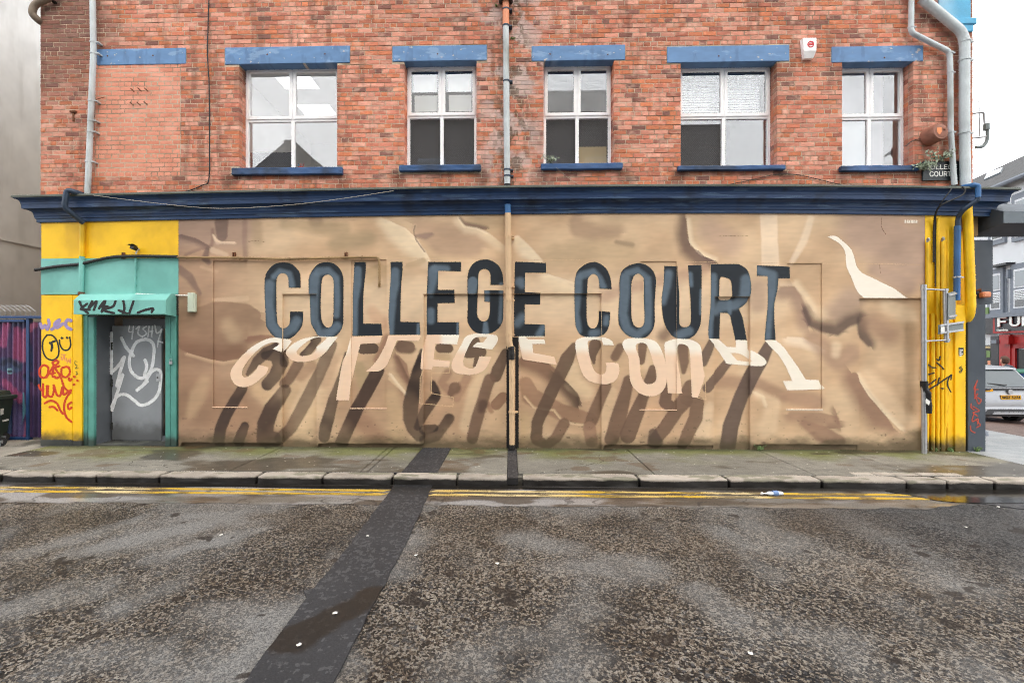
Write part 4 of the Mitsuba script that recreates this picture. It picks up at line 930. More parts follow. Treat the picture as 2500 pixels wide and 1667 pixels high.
NAVY = [
 ('A', [(1490, 992, 1), (1482, 830), (1440, 760), (1370, 705), (1270, 690), (1170, 715), (1090, 800), (1062, 900), (1060, 1050), (1070, 1300), (1078, 1440), (1115, 1510), (1170, 1572), (1260, 1604), (1350, 1597), (1430, 1537), (1490, 1452), (1505, 1372), (1505, 1275, 1), (1350, 1275, 1), (1348, 1400), (1320, 1455), (1265, 1475), (1220, 1430), (1205, 1330), (1200, 1150), (1198, 950), (1210, 870), (1250, 822), (1300, 825), (1340, 870), (1348, 992, 1)], []),
 ('A', [(1800, 688), (1890, 705), (1960, 770), (1998, 870), (2002, 1050), (2000, 1300), (2000, 1410), (1970, 1502), (1900, 1572), (1800, 1582), (1700, 1562), (1640, 1492), (1600, 1402), (1592, 1250), (1588, 1000), (1592, 870), (1640, 770), (1710, 705)], [[(1810, 835), (1865, 860), (1885, 930), (1885, 1100), (1882, 1300), (1872, 1420), (1830, 1468), (1775, 1445), (1738, 1360), (1730, 1200), (1738, 950), (1760, 865)]]),
 ('C', [(120, 685, 1), (256, 685, 1), (256, 800), (235, 980), (225, 1150), (226, 1420, 1), (440, 1422, 1), (455, 1562, 1), (95, 1568, 1), (103, 1400), (103, 1100), (108, 950), (115, 850)], []),
 ('C', [(556, 682, 1), (700, 682, 1), (700, 790), (683, 970), (678, 1150), (673, 1398, 1), (905, 1404, 1), (912, 1553, 1), (548, 1556, 1), (533, 1350), (540, 1200), (550, 1000), (560, 850)], []),
 ('C', [(1008, 683, 1), (1400, 685, 1), (1397, 797, 1), (1125, 790, 1), (1122, 1017, 1), (1317, 1018, 1), (1321, 1172, 1), (1115, 1175, 1), (1112, 1402, 1), (1370, 1405, 1), (1370, 1553, 1), (988, 1553, 1), (985, 1250), (995, 950)], []),
 ('C', [(1905, 960, 1), (1895, 830), (1850, 730), (1760, 668), (1680, 655), (1580, 680), (1510, 750), (1478, 860), (1475, 1000), (1478, 1200), (1473, 1330), (1480, 1410), (1540, 1500), (1620, 1540), (1730, 1540), (1820, 1500), (1880, 1430), (1903, 1330), (1905, 1025, 1), (1677, 1022, 1), (1678, 1155, 1), (1745, 1160, 1), (1743, 1290), (1720, 1365), (1670, 1395), (1615, 1370), (1588, 1300), (1592, 1150), (1602, 1000), (1605, 850), (1625, 790), (1675, 768), (1725, 785), (1752, 840), (1753, 958, 1)], []),
 ('H', [(35, 654, 1), (390, 668, 1), (390, 780, 1), (150, 780, 1), (147, 1003, 1), (325, 1012, 1), (323, 1142, 1), (148, 1140, 1), (147, 1367, 1), (380, 1375, 1), (380, 1507, 1), (25, 1510, 1), (25, 1100)], []),
 ('H', [(1143, 970, 1), (1130, 850), (1085, 740), (1000, 672), (930, 658), (840, 685), (760, 750), (728, 830), (718, 950), (722, 1150), (730, 1350), (745, 1420), (790, 1490), (870, 1518), (950, 1520), (1040, 1495), (1100, 1430), (1122, 1330), (1125, 1232, 1), (1005, 1220, 1), (1000, 1330), (970, 1405), (920, 1418), (880, 1385), (862, 1300), (862, 1100), (868, 880), (890, 820), (935, 795), (980, 820), (998, 880), (1003, 960, 1)], []),
 ('H', [(1460, 670), (1560, 700), (1630, 770), (1657, 870), (1645, 1050), (1640, 1200), (1643, 1330), (1620, 1430), (1550, 1515), (1460, 1530), (1360, 1515), (1280, 1460), (1225, 1360), (1222, 1220), (1235, 1020), (1232, 900), (1258, 770), (1340, 700)], [[(1450, 792), (1500, 820), (1518, 880), (1518, 1100), (1525, 1300), (1510, 1380), (1460, 1410), (1400, 1380), (1372, 1280), (1368, 1050), (1372, 900), (1400, 820)]]),
 ('H', [(1752, 700, 1), (1898, 707, 1), (1905, 850), (1920, 1050), (1918, 1300), (1930, 1380), (1975, 1405), (2030, 1390), (2055, 1320), (2050, 1100), (2035, 900), (2020, 697, 1), (2175, 690, 1), (2178, 800), (2175, 1000), (2170, 1280), (2160, 1380), (2110, 1480), (2030, 1537), (1940, 1540), (1850, 1510), (1780, 1420), (1740, 1300), (1722, 1100), (1745, 900)], []),
 ('F', [(145, 600, 1), (380, 597), (450, 610), (520, 670), (550, 790), (548, 900), (510, 990), (440, 1045, 1), (480, 1150), (520, 1362, 1), (405, 1360, 1), (370, 1200), (340, 1100), (250, 1085, 1), (243, 1350, 1), (125, 1345, 1), (120, 1250), (140, 1050), (148, 850)], [[(240, 735), (300, 735), (345, 765), (358, 850), (355, 940), (300, 957), (235, 945), (230, 850)]]),
 ('F', [(610, 610, 1), (945, 624, 1), (948, 740, 1), (825, 740, 1), (815, 860), (785, 1000), (785, 1150), (797, 1360, 1), (688, 1362, 1), (695, 1250), (718, 1000), (718, 720, 1), (610, 716, 1)], [])]
for t, o, h in NAVY:
    s = outline(t, o, h)
    painted(s.buffer(.007).difference(s), 'letter_edge', 'tan_pipe_paint', .002)
    painted(s, 'letter', 'letter_paint', .004)
CREAM = [
 ('B', [(1370, 260, 1), (1330, 235), (1260, 225), (1180, 215), (1080, 235), (950, 300), (830, 390), (740, 480), (660, 590), (645, 660), (665, 730), (720, 790), (820, 808), (930, 770), (1030, 690), (1080, 640), (1107, 568, 1), (988, 542, 1), (950, 610), (880, 670), (820, 692), (785, 670), (782, 620), (820, 540), (920, 420), (1020, 330), (1110, 283), (1190, 272), (1235, 292), (1155, 350, 1), (1260, 390, 1), (1310, 340)], []),
 ('B', [(1935, 208, 1), (1800, 202), (1660, 202), (1530, 225), (1420, 270), (1340, 330), (1300, 390), (1320, 440), (1380, 490), (1470, 508), (1600, 495), (1710, 455), (1790, 390), (1860, 300)], [[(1800, 217), (1660, 217), (1560, 260), (1470, 330), (1430, 380), (1440, 420), (1510, 437), (1600, 420), (1670, 365), (1680, 330), (1740, 280)]]),
 ('D', [(95, 205, 1), (455, 195, 1), (425, 280, 1), (195, 290, 1), (165, 400), (120, 600), (80, 780), (60, 963, 1), (-95, 963, 1), (-70, 800), (-20, 520), (30, 400), (70, 250)], []),
 ('D', [(530, 190, 1), (925, 183, 1), (895, 255, 1), (635, 250, 1), (580, 380), (520, 530), (450, 600), (400, 622, 1), (258, 622, 1), (340, 550), (420, 440), (500, 280)], []),
 ('D', [(985, 182, 1), (1375, 182, 1), (1350, 295, 1), (1085, 288, 1), (1065, 480, 1), (1262, 500, 1), (1256, 570, 1), (1055, 560, 1), (1045, 600, 1), (915, 590, 1), (930, 400)], []),
 ('D', [(1840, 220), (1800, 185), (1620, 165), (1530, 175), (1450, 210), (1400, 300), (1330, 420), (1288, 520), (1290, 590), (1340, 640), (1420, 655), (1510, 663), (1610, 640), (1680, 600), (1720, 540), (1762, 447, 1), (1615, 440, 1), (1590, 520), (1550, 580), (1490, 585), (1430, 550), (1425, 480), (1460, 380), (1520, 260), (1570, 215), (1640, 207), (1715, 210, 1), (1660, 275, 1), (1590, 272, 1), (1535, 325, 1), (1770, 360, 1), (1830, 270)], []),
 ('E', [(75, 235, 1), (80, 190, 1), (370, 193, 1), (372, 200, 1), (160, 200, 1), (185, 228, 1), (370, 228, 1), (390, 277, 1), (235, 278, 1), (245, 385, 1), (490, 428, 1), (515, 520, 1), (125, 460, 1)], []),
 ('E', [(1170, 295, 1), (1140, 240), (1060, 208), (940, 197), (820, 205), (745, 235), (730, 290), (745, 400), (790, 560), (830, 650), (900, 710), (1020, 740), (1120, 735), (1200, 680), (1233, 590), (1222, 505, 1), (1160, 492), (1075, 497, 1), (1085, 560), (1060, 620), (1000, 625), (940, 570), (900, 440), (880, 320), (875, 260), (910, 235), (980, 230), (1035, 250), (1045, 290, 1)], []),
 ('E', [(1460, 212), (1600, 230), (1680, 280), (1740, 400), (1770, 520), (1780, 680), (1760, 780), (1700, 850), (1620, 880), (1520, 870), (1420, 810), (1360, 710), (1345, 560), (1335, 430), (1290, 350), (1268, 270), (1320, 222)], [[(1470, 268), (1540, 280), (1580, 350), (1620, 480), (1660, 600), (1655, 700), (1610, 735), (1540, 735), (1490, 660), (1473, 560), (1460, 440), (1425, 340), (1425, 290)]]),
 ('E', [(1755, 290), (1790, 250), (1880, 222), (1980, 220), (2090, 245), (2160, 300), (2180, 400), (2195, 550), (2215, 650, 1), (2135, 898, 1), (2065, 890, 1), (2055, 650), (2045, 420), (2025, 320), (1970, 285), (1910, 290), (1895, 370), (1905, 500), (1935, 680), (1953, 850, 1), (1795, 845, 1), (1785, 720), (1770, 520)], []),
 ('G', [(130, 192, 1), (235, 198, 1), (320, 275, 1), (410, 280, 1), (410, 205, 1), (525, 210, 1), (528, 310, 1), (570, 318), (660, 370), (705, 425), (680, 460), (600, 468), (315, 445, 1), (240, 330)], [[(355, 335, 1), (430, 340), (500, 370), (557, 415), (530, 425), (420, 412, 1)]]),
 ('G', [(688, 208, 1), (800, 208, 1), (880, 280), (980, 410), (1060, 530), (1110, 605, 1), (1235, 610, 1), (1255, 655, 1), (1292, 692, 1), (1260, 702, 1), (915, 712, 1), (872, 620, 1), (972, 617, 1), (910, 490), (830, 360), (760, 290)], [])]
for t, o, h in CREAM: painted(outline(t, o, h), 'reflected_letter', 'cream_letter_paint', .004)
painted(outline('F', [(1320, 320, 1), (1400, 315), (1470, 365), (1550, 440), (1590, 530), (1610, 610), (1660, 680), (1780, 740), (1900, 800), (2000, 850), (2110, 930), (2140, 940, 1), (1690, 938, 1), (1620, 870), (1560, 730), (1510, 610), (1500, 480), (1440, 390)]), 'highlight', 'cream_letter_paint', .003)
ghosts = ([line('D', q, .012, n=1) for q in ([(945, 605), (912, 700), (905, 1000), (945, 1008), (1300, 1045), (1303, 932), (1040, 885), (1045, 640), (1258, 637), (1256, 560)],)] + [line('E', [(2218, 650), (2226, 920), (2135, 898)], .01, n=1)])
for g in ghosts: painted(g, 'letter_edge', 'tan_pipe_paint', .003)
painted(unary_union([line('A', [(860, 440), (940, 432), (1000, 437), (1060, 445)], .004), line('F', [(1865, 130), (1868, 230), (1910, 300)], .004), line('F', [(230, 310), (260, 318), (400, 312), (520, 318)], .003), line('F', [(1845, 600), (1855, 690)], .003)]), 'crack', 'rusty_steel', .002)
sig = unary_union([prect(2208.5 + 5.3 * i, 537.5, 2208.5 + 5.3 * i + (4.0 if i % 2 else 3.0), 545) for i in range(6)])
painted(sig, 'signature', 'cream_letter_paint', .003)
# thin panel joint above the letters
painted(unary_union([line('S', [(947, 630), (1465, 636)], .006, n=1), line('S', [(1651, 639), (2248, 646)], .006, n=1)]), 'panel_joint', 'tan_pipe_paint', .002)
# black slots either side of the middle downpipe
painted(unary_union([prect(1236.5, 827, 1243.5, 1096), prect(1258, 827, 1266.5, 1096), prect(1236.5, 823, 1266.5, 846)]), 'pipe_slot', 'black_paint', .003)

# ------------------------------------------------------------------ the yellow and teal bay on the left
def lrect(x0, y0, x1, y1): return prect(x0 / 2.376, 500 + y0 / 2.376, x1 / 2.376, 500 + y1 / 2.376)
topL = [(x, float(sag(x)) + .02) for x in np.linspace(XL + .02, xm0 - .003, 12)]
xl_, zl_ = tp('L', 213, 312); _, zl2 = tp('L', 213, 520)
put('fascia', prism(Polygon([(XL + .02, zl_), (xm0 - .003, zl_), *topL[::-1]]), 0.0, .3), 'yellow_paint', BB, label='plain yellow painted band under the cornice')
put('fascia', prism(sbox(XL + .016, zl2, xm0 - .003, zl_ - .001), -.003, .3), 'teal_paint', BB, label='teal painted band above the door')
xp1 = tp('L', 418, 800)[0]; xp2 = tp('L', 472, 800)[0]
PIER = put('pier', cat([bx(XL + .02, xp1, 0.0, .35, -.06, zl2 - .012), bx(xp1 + .0005, xp2, .008, .35, -.06, zl2 - .012)]), 'yellow_paint', BB, label='yellow painted pier covered in graffiti beside the grey door')
put('plinth', bx(XL + .012, xp1 + .004, -.008, .3, -.06, tp('L', 300, 1362)[1]), 'dark_plinth_paint', BB); put('plinth', bx(xp1 + .006, xp2 + .004, -.002, .3, -.06, tp('L', 300, 1368)[1]), 'dark_plinth_paint', BB)
def tag(tile, lines, w, m, name='graffiti', y=-.0025, parent=PIER, thick=.002, **kw):
    put(name, prism(unary_union([line(tile, q, w) for q in lines]), y, y + thick), m, parent, **kw)
tag('L', [[(235, 690), (245, 715), (262, 700), (275, 722), (285, 690), (282, 668)], [(300, 722), (330, 700), (345, 668), (318, 690), (330, 712), (365, 690)], [(412, 672), (392, 668), (380, 690), (392, 712), (412, 722)]], .055, 'graffiti_lilac', label='lilac spray painted letters')
tag('L', [[(272, 755), (250, 790), (248, 840), (268, 885), (305, 900), (335, 880), (342, 840), (330, 790), (305, 758), (278, 755)], [(345, 785), (348, 810), (365, 838), (392, 842), (410, 815), (405, 768)]], .026, 'graffiti_black', label='black spray painted face outline')
tag('L', [[(318, 790), (300, 800), (304, 830)], [(290, 800), (302, 812), (298, 845)], [(358, 772), (360, 774), (362, 773)], [(388, 770), (390, 772), (391, 771)]], .035, 'graffiti_black')
tag('L', [[(275, 935), (250, 930), (230, 955), (232, 990), (255, 1003), (275, 985), (280, 945), (262, 930)], [(270, 1000), (295, 960), (312, 935), (305, 990), (320, 1000)], [(295, 980), (318, 975)], [(345, 935), (322, 945), (335, 970), (350, 990), (330, 1005), (318, 995)], [(385, 938), (358, 950), (360, 990), (385, 998), (405, 975), (400, 945), (385, 938)], [(325, 900), (305, 915), (320, 930), (340, 912), (325, 900)],
           [(225, 1045), (232, 1065), (248, 1075), (250, 1040)], [(252, 1070), (250, 1105), (270, 1112), (272, 1050)], [(280, 1050), (278, 1100), (300, 1112), (312, 1080), (312, 1045), (330, 1100), (350, 1105), (360, 1060)], [(365, 1060), (370, 1100), (400, 1080), (412, 1078), (380, 1130), (372, 1180), (385, 1230), (415, 1258)],
           [(355, 1005), (375, 1060), (410, 1090)], [(260, 1150), (295, 1135), (330, 1150), (350, 1190), (365, 1212)], [(288, 1172), (312, 1172), (334, 1192)], [(415, 1145), (395, 1160), (400, 1185), (415, 1175)], [(400, 1005), (405, 1020), (415, 1010)], [(430, 995), (432, 997), (433, 996)], [(448, 1018), (450, 1020), (451, 1019)], [(428, 1042), (430, 1043), (431, 1041)]], .036, 'graffiti_red', label='red scrawled spray tags low on the yellow pier')
tag('L', [[(355, 880), (362, 900), (372, 875), (378, 905)], [(385, 890), (392, 915), (400, 895), (408, 918), (410, 890)], [(356, 868), (380, 870)]], .016, 'graffiti_salmon')
tag('L', [[(445, 910), (432, 908), (434, 925), (446, 935), (436, 948), (452, 948)], [(438, 965), (446, 975), (438, 985), (450, 982)]], .010, 'graffiti_black', y=.0055)
# door recess
xd0, xd1 = tp('L', 545, 900)[0], tp('L', 957, 900)[0]; zdt = tp('L', 700, 640)[1]
def lb(x0, x1, y0, y1, Ya, Yb, m, name, ch=0.0, parent=BB, **kw):
    """A box whose front face has these corners in the left frame, at depth Ya."""
    a, z1 = tp('L', x0, y0, Ya); b, z0 = tp('L', x1, y1, Ya); return put(name, bx(a, b, Ya, Yb, z0, z1, ch), m, parent, **kw)
lb(474, 508, 640, 1408, .04, .10, 'teal_frame_paint', 'door_frame')
lb(510, 545, 650, 1406, -.01, .05, 'teal_frame_paint', 'door_frame', .008)
lb(957, 986, 640, 1406, -.012, .30, 'teal_frame_paint', 'door_frame', .008)
lb(989, 1021, 640, 1406, -.006, .30, 'teal_frame_paint', 'door_frame', .006)
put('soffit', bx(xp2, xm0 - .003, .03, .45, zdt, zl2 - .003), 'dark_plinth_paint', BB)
put('door_step', bx(xd0 - .1, xd1 + .05, .03, .6, -.05, .025, .006), 'dark_plinth_paint', BB)
DY = .34
xr_ = tp('L', 545, 900, 0)[0]
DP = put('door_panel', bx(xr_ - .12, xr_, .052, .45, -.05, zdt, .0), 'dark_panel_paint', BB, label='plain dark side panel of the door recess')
DO = lb(648, 937, 702, 1366, DY, DY + .05, 'grey_door_paint', 'door', .004, label='grey steel door with a white sprayed scrawl')
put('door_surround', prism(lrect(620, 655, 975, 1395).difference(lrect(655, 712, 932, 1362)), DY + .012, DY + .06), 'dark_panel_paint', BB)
for y in (820, 1033, 1282): lb(642, 652, y - 22, y + 22, DY - .012, DY + .002, 'dark_plinth_paint', 'hinge', .003, parent=DO)
lb(905, 929, 980, 1025, DY - .010, DY + .001, 'galvanised_steel', 'lock_plate', .002, parent=DO)
c = tp('L', 917, 1001, DY); put('keyhole', trimesh.creation.cylinder(.014, .02, sections=16, transform=trimesh.transformations.translation_matrix((c[0], DY - .008, c[1])) @ trimesh.transformations.rotation_matrix(np.pi / 2, (1, 0, 0))), 'near_black', DO, smooth=40)
def dtag(lines, w, **kw):
    put('graffiti', prism(unary_union([LineString([tp('L', max(x, 647), y, DY) for x, y in smooth_path(q, 5)]).buffer(w / 2, resolution=4) for q in lines]), DY - .0025, DY - .0005), 'graffiti_white', DO, **kw)
dtag([[(640, 745), (622, 830), (618, 920), (625, 975), (650, 968), (690, 930), (722, 882), (700, 960), (678, 1050), (712, 985), (690, 1060), (668, 1130), (650, 1190)], [(705, 772), (735, 830), (775, 875)], [(760, 860), (790, 800), (850, 780), (890, 810), (892, 880), (875, 960), (835, 1003), (790, 995), (755, 950), (752, 890), (765, 850)],
      [(842, 900), (852, 940), (838, 985)], [(648, 1170), (680, 1110), (730, 1100), (780, 1135), (820, 1162), (880, 1140), (920, 1090), (932, 1020), (930, 965), (900, 955), (870, 980), (835, 1040), (795, 1075), (855, 1025)]], .055, label='large white sprayed scrawl across the door')
dtag([[(752, 702), (748, 735), (775, 735)], [(775, 705), (765, 780)], [(790, 720), (810, 705), (800, 745), (825, 765)], [(850, 705), (830, 720), (850, 745), (828, 765)], [(865, 705), (858, 765)], [(862, 738), (885, 730)], [(885, 705), (880, 765)], [(900, 700), (910, 745), (940, 720)], [(940, 720), (918, 790), (915, 825)], [(918, 790), (945, 800)]], .022, label='small white sprayed tag at the top of the door')
# canopy over the door
CN = thing('door_canopy', 'teal boxed shutter canopy over the grey door, scribbled black', 'canopy')
def L3(x, y, Y): q = tp('L', x, y, Y); return (q[0], Y, q[1])
f0, f1 = -.27, -.01
A_ = [L3(427, 553, f0), L3(958, 553, f0), L3(958, 633, f0), L3(427, 633, f0)]
xa_, xb_ = A_[0][0], A_[1][0]; zt, zbm = A_[0][2], A_[2][2]; ztop = tp('L', 700, 522, f1)[1]
put('hood', hull([(xa_, f0, zt), (xb_, f0, zt), (xa_, f0, zbm), (xb_, f0, zbm), (xa_, f1, ztop), (xb_, f1, ztop), (xa_, f0 + .13, ztop), (xb_, f0 + .13, ztop), (xa_, f1, zbm), (xb_, f1, zbm)]), 'teal_paint', CN)
put('end_plate', hull([(xb_ + .003, f0 - .004, zt), (xb_ + .012, f0 - .004, zt), (xb_ + .003, f0 - .004, zbm - .01), (xb_ + .012, f0 - .004, zbm - .01), (xb_ + .003, f1, ztop + .008), (xb_ + .012, f1, ztop + .008), (xb_ + .003, f0 + .13, ztop + .008), (xb_ + .012, f0 + .13, ztop + .008), (xb_ + .003, f1, zbm - .03), (xb_ + .012, f1, zbm - .03)]), 'teal_paint', CN)
def ctag(lines, w):
    put('graffiti', prism(unary_union([LineString([tp('L', x, y, f0) for x, y in smooth_path(q, 5)]).buffer(w / 2, resolution=4) for q in lines]).intersection(sbox(xa_, zbm, xb_, zt)), f0 - .003, f0 - .0005), 'graffiti_black', CN, label='black sprayed scribble')
ctag([[(462, 562), (480, 600), (510, 628)], [(505, 575), (470, 605), (520, 608)], [(535, 560), (515, 600), (560, 560), (545, 610)], [(575, 600), (600, 565), (610, 560), (590, 620)], [(580, 590), (625, 590)], [(670, 560), (655, 590), (600, 610), (660, 628)], [(715, 555), (722, 600), (712, 630)], [(775, 560), (750, 630)], [(690, 612), (740, 632)], [(800, 625), (850, 608), (888, 602), (880, 622)]], .04)
# ------------------------------------------------------------------ pipes, cables and fittings on the facade
def W3(px, py, Y=-.09): q = P(px, py, Y); return np.array([q[0], Y, q[2]])
def brackets(parent, pts, r, m='grey_plastic', name='bracket'):
    for (px, py, Y) in pts:
        c = W3(px, py, Y); put(name, cat([tube([c - (0, 0, .012), c + (0, 0, .012)], r * 1.16, 14), bx(c[0] + r, c[0] + r * 2.0, Y - .012, .003, c[2] - .01, c[2] + .01)]), m, parent)
def pipe(key, name, px, r, m, Y=-.085, fil=.12, **kw):
    pts = [W3(*q) if len(q) == 3 else W3(*q, Y) for q in px]
    return put(name, tube(fillet(pts, fil) if len(pts) > 2 else pts, r, 16), m, key, smooth=50, **kw)
k = thing('drainpipe', 'pale grey plastic downpipe leaning on the brickwork at the far left', 'drainpipe')
pipe(k, 'pipe', [(225, -60), (228.5, 125)], .045, 'grey_plastic'); pipe(k, 'pipe', [(228.5, 125), (213.6, 478)], .045, 'grey_plastic')
brackets(k, [(228, 104, -.085), (228.4, 131, -.085), (223.5, 247, -.085), (222, 295, -.085), (221, 322, -.085), (216.5, 395, -.085)], .045)
k = thing('drainpipe', 'bent pipe crossing the cornice above the yellow bay, painted yellow and teal below', 'drainpipe')
pipe(k, 'bend', [(203, 476, -.02), (185, 470, -.27), (163, 464, -.31), (157, 507, -.31), (203.6, 544, -.06)], .042, 'dark_blue_pipe_paint', fil=.06)
zb1 = tp('L', 472, 300, -.05)[1]
pipe(k, 'pipe', [(201, 540, -.05), (200, 626, -.05)], .038, 'yellow_pipe_paint'); pipe(k, 'pipe', [(200, 626.5, -.05), (197.5, 716, -.05)], .038, 'teal_paint')
put('collar', tube([W3(199, 713, -.05), W3(198.5, 722, -.05)], .048, 14), 'rusty_steel', k)
k = thing('drainpipe', 'pale grey downpipe with orange upper length in the middle of the brick wall', 'drainpipe')
pipe(k, 'pipe', [(1235, 4), (1235, 63)], .053, 'terracotta_plastic'); pipe(k, 'pipe', [(1235, 62), (1236, 200), (1238.5, 463)], .05, 'grey_plastic')
put('hopper', cat([bx(W3(1218, 0)[0], W3(1252, 0)[0], -.2, -.003, W3(1235, 5)[2], W3(1235, -40)[2], .02)]), 'black_paint', k)
brackets(k, [(1235, 24, -.085), (1235, 64, -.085), (1236.5, 199, -.085), (1238, 415, -.085), (1238.5, 430, -.085)], .05, 'dark_blue_pipe_paint')
put('shoe', tube([W3(1238.5, 450), W3(1238.5, 465)], .055, 14), 'black_paint', k)
k = thing('drainpipe', 'tan painted downpipe running down through the middle of the mural', 'drainpipe')
pipe(k, 'pipe', [(1239.5, 500), (1240, 521)], .05, 'blue_pipe_paint'); pipe(k, 'pipe', [(1240, 521), (1242.5, 828)], .05, 'tan_pipe_paint')
pipe(k, 'elbow', [(1242.5, 822), (1243, 836), (1247.5, 852)], .052, 'tan_pipe_paint', fil=.04)
put('rubber_joint', tube([W3(1247, 846), W3(1248, 852), W3(1248.5, 853), W3(1249, 862), W3(1249, 863), W3(1249, 878)], [.055, .055, .048, .048, .054, .05], 16), 'black_paint', k)
pipe(k, 'pipe', [(1249, 872), (1250, 1092)], .044, 'tan_pipe_paint'); pipe(k, 'gully', [(1250, 1085), (1250, 1097)], .05, 'black_paint')
brackets(k, [(1240.3, 576, -.085), (1240.5, 581, -.085), (1241.5, 700, -.085), (1242, 733, -.085), (1242.3, 816, -.085), (1250, 1006, -.085)], .05, 'tan_pipe_paint')
k = thing('drainpipe', 'thin grey downpipe with two bends beside the right hand window', 'drainpipe')
pipe(k, 'pipe', [(2226, -60), (2224, 80), (2318, 127), (2319.6, 171), (2321, 321), (2330, 452)], .039, 'grey_plastic', fil=.07)
brackets(k, [(2224, 67, -.085), (2319, 130, -.085), (2319.7, 177, -.085), (2321, 323, -.085)], .039)
k = thing('drainpipe', 'fat grey soil pipe at the right edge of the brick wall', 'drainpipe')
pipe(k, 'pipe', [(2160, -70), (2248, -4)], .07, 'terracotta_plastic', Y=-.1); pipe(k, 'pipe', [(2246, -6), (2346, 76), (2355, 100), (2354, 286), (2357, 456)], .07, 'grey_plastic', Y=-.1, fil=.12)
brackets(k, [(2355, 102, -.1), (2354.5, 147, -.1), (2354, 325, -.1)], .07)
k = thing('drainpipe', 'brown gutter pipe bending round the top left corner of the brick wall', 'drainpipe')
pipe(k, 'pipe', [(140, -14, -.09), (84, 12, -.09), (77, 34, -.09), (95, 52, -.02), (103, 56, .10)], .055, 'weathered_pipe', fil=.1)
brackets(k, [(112, 0, -.09)], .055, 'black_paint')
k = thing('drainpipe', 'blue painted pipe bending under the right end of the cornice', 'drainpipe')
pipe(k, 'elbow', [(2349, 457, -.12), (2380, 452, -.29), (2388, 454, -.30), (2388, 482, -.30)], .036, 'blue_pipe_paint', fil=.04); pipe(k, 'bend', [(2388, 478, -.30), (2387, 488, -.29), (2352, 512, -.20), (2339, 530, -.09), (2337.5, 560, -.07)], .034, 'dark_blue_pipe_paint', fil=.05)
pipe(k, 'pipe', [(2337.5, 552, -.07), (2336, 733, -.07)], .044, 'blue_pipe_paint'); brackets(k, [(2336.5, 677, -.06)], .05, 'galvanised_steel')
k = thing('drainpipe', 'fat yellow painted soil pipe beside the dark shopfront pilaster', 'drainpipe')
pipe(k, 'pipe', [(2361, 505, -.05), (2367, 655, -.05), (2370, 750, -.05), (2366, 772, -.02), (2356, 785, .08)], .066, 'yellow_pipe_paint', fil=.07)
for q in ((2366.5, 650), (2368, 672), (2368.3, 684), (2370, 722)):
    c = W3(*q, -.05); put('bracket', tube([c - (0, 0, .008), c + (0, 0, .008)], .072, 16), 'yellow_pipe_paint', k)
# conduits and cables
def cable(name, px, r, m, label, c='cable', Y=-.02, n=6):
    pts = np.array([W3(*q) if len(q) == 3 else W3(*q, Y) for q in px])
    return single(name, tube(smooth_path(pts, n), r, 6), m, label, c)
cable('cable', [(511, -30), (508, 60), (506.5, 135), (510.7, 214), (511.5, 357), (509.6, 439), (493, 453), (460, 466), (425, 475)], .009, 'black_cable', 'black cable hanging down the brick wall left of the first window')
cable('cable', [(228, 477, -.27), (321, 489, -.27), (464, 505, -.27), (560, 509, -.265), (714, 500, -.265), (857, 482, -.265), (961, 466, -.25)], .004, 'pale_wire', 'thin pale wire sagging along the left half of the blue cornice')
cable('cable', [(1730, 459), (1810, 445), (1921, 425), (2047, 450), (2110, 461), (2160, 470)], .006, 'black_cable', 'thin dark cable looped below the two right windows')
cable('cable', [(1357, 409, -.07), (1390, 436), (1427, 459)], .003, 'pale_wire', 'short thin wire trailing from the plant on the sill')
cable('cable', [(2320, 453, -.1), (2352, 458, -.27), (2350, 476, -.29), (2300, 500, -.25), (2284, 522, -.1), (2280, 560, -.03), (2279, 640, -.03)], .012, 'black_cable', 'thick black cable looping down over the right end of the cornice')
cable('cable', [(2312, 455, -.1), (2322, 462, -.27), (2300, 492, -.26), (2286, 520, -.12), (2284, 560, -.03), (2283, 700, -.03)], .009, 'black_cable', 'second black cable hanging over the right end of the cornice')
k = thing('conduit', 'black and tan pipe running from the yellow bay across the mural above the lettering', 'pipe')
def LP(x, y, Y=-.045): return np.array([tp('L', x, y, Y)[0], Y, tp('L', x, y, Y)[1]])
put('pipe', tube(smooth_path([LP(203, 378), LP(330, 358), LP(460, 345), LP(560, 322), LP(660, 303), LP(800, 298), LP(1028, 301)], 5), .026, 10), 'black_paint', k, smooth=50, label='black length of the pipe')
def AP(x, y, Y=-.045, t='A'): return np.array([tp(t, x, y, Y)[0], Y, tp(t, x, y, Y)[1]])
put('pipe', tube(fillet([AP(15, 628), AP(700, 634), AP(1300, 650), AP(2000, 632), AP(2390, 628), AP(2420, 640), AP(2432, 700), AP(2432, 940), AP(2430, 975, .01)], .06), .019, 10), 'old_tan_pipe_paint', k, smooth=50, label='tan painted length of the pipe')
for x, y in ((130, 632), (765, 640), (1355, 648), (1830, 640), (2005, 632), (2225, 628)): c = AP(x, y); put('bracket', tube([c - (.012, 0, 0), c + (.012, 0, 0)], .026, 10), 'old_tan_pipe_paint', k)
for x in (678, 700, 2018, 2040): c = AP(x, 600, -.03); put('hook', bx(c[0] - .007, c[0] + .007, -.036, .002, c[2] - .05, c[2] + .045), 'rusty_steel', k)
for x in (708, 718): c = LP(x, 290, -.03); put('hook', bx(c[0] - .006, c[0] + .006, -.036, .002, c[2] - .07, c[2] + .04), 'rusty_steel', k)
k = thing('conduit', 'thin teal pipe dropping from the black pipe to the canopy and grey box', 'pipe')
put('pipe', tube([LP(788, 300, -.03), LP(780, 512, -.03)], .014, 8), 'teal_paint', k); put('junction', tube([LP(778, 513, -.004), LP(778, 513, -.05)], .028, 14), 'teal_paint', k)
put('pipe', tube([LP(780, 516, -.03), LP(1090, 526, -.03)], .010, 8), 'sign_white_paint', k)
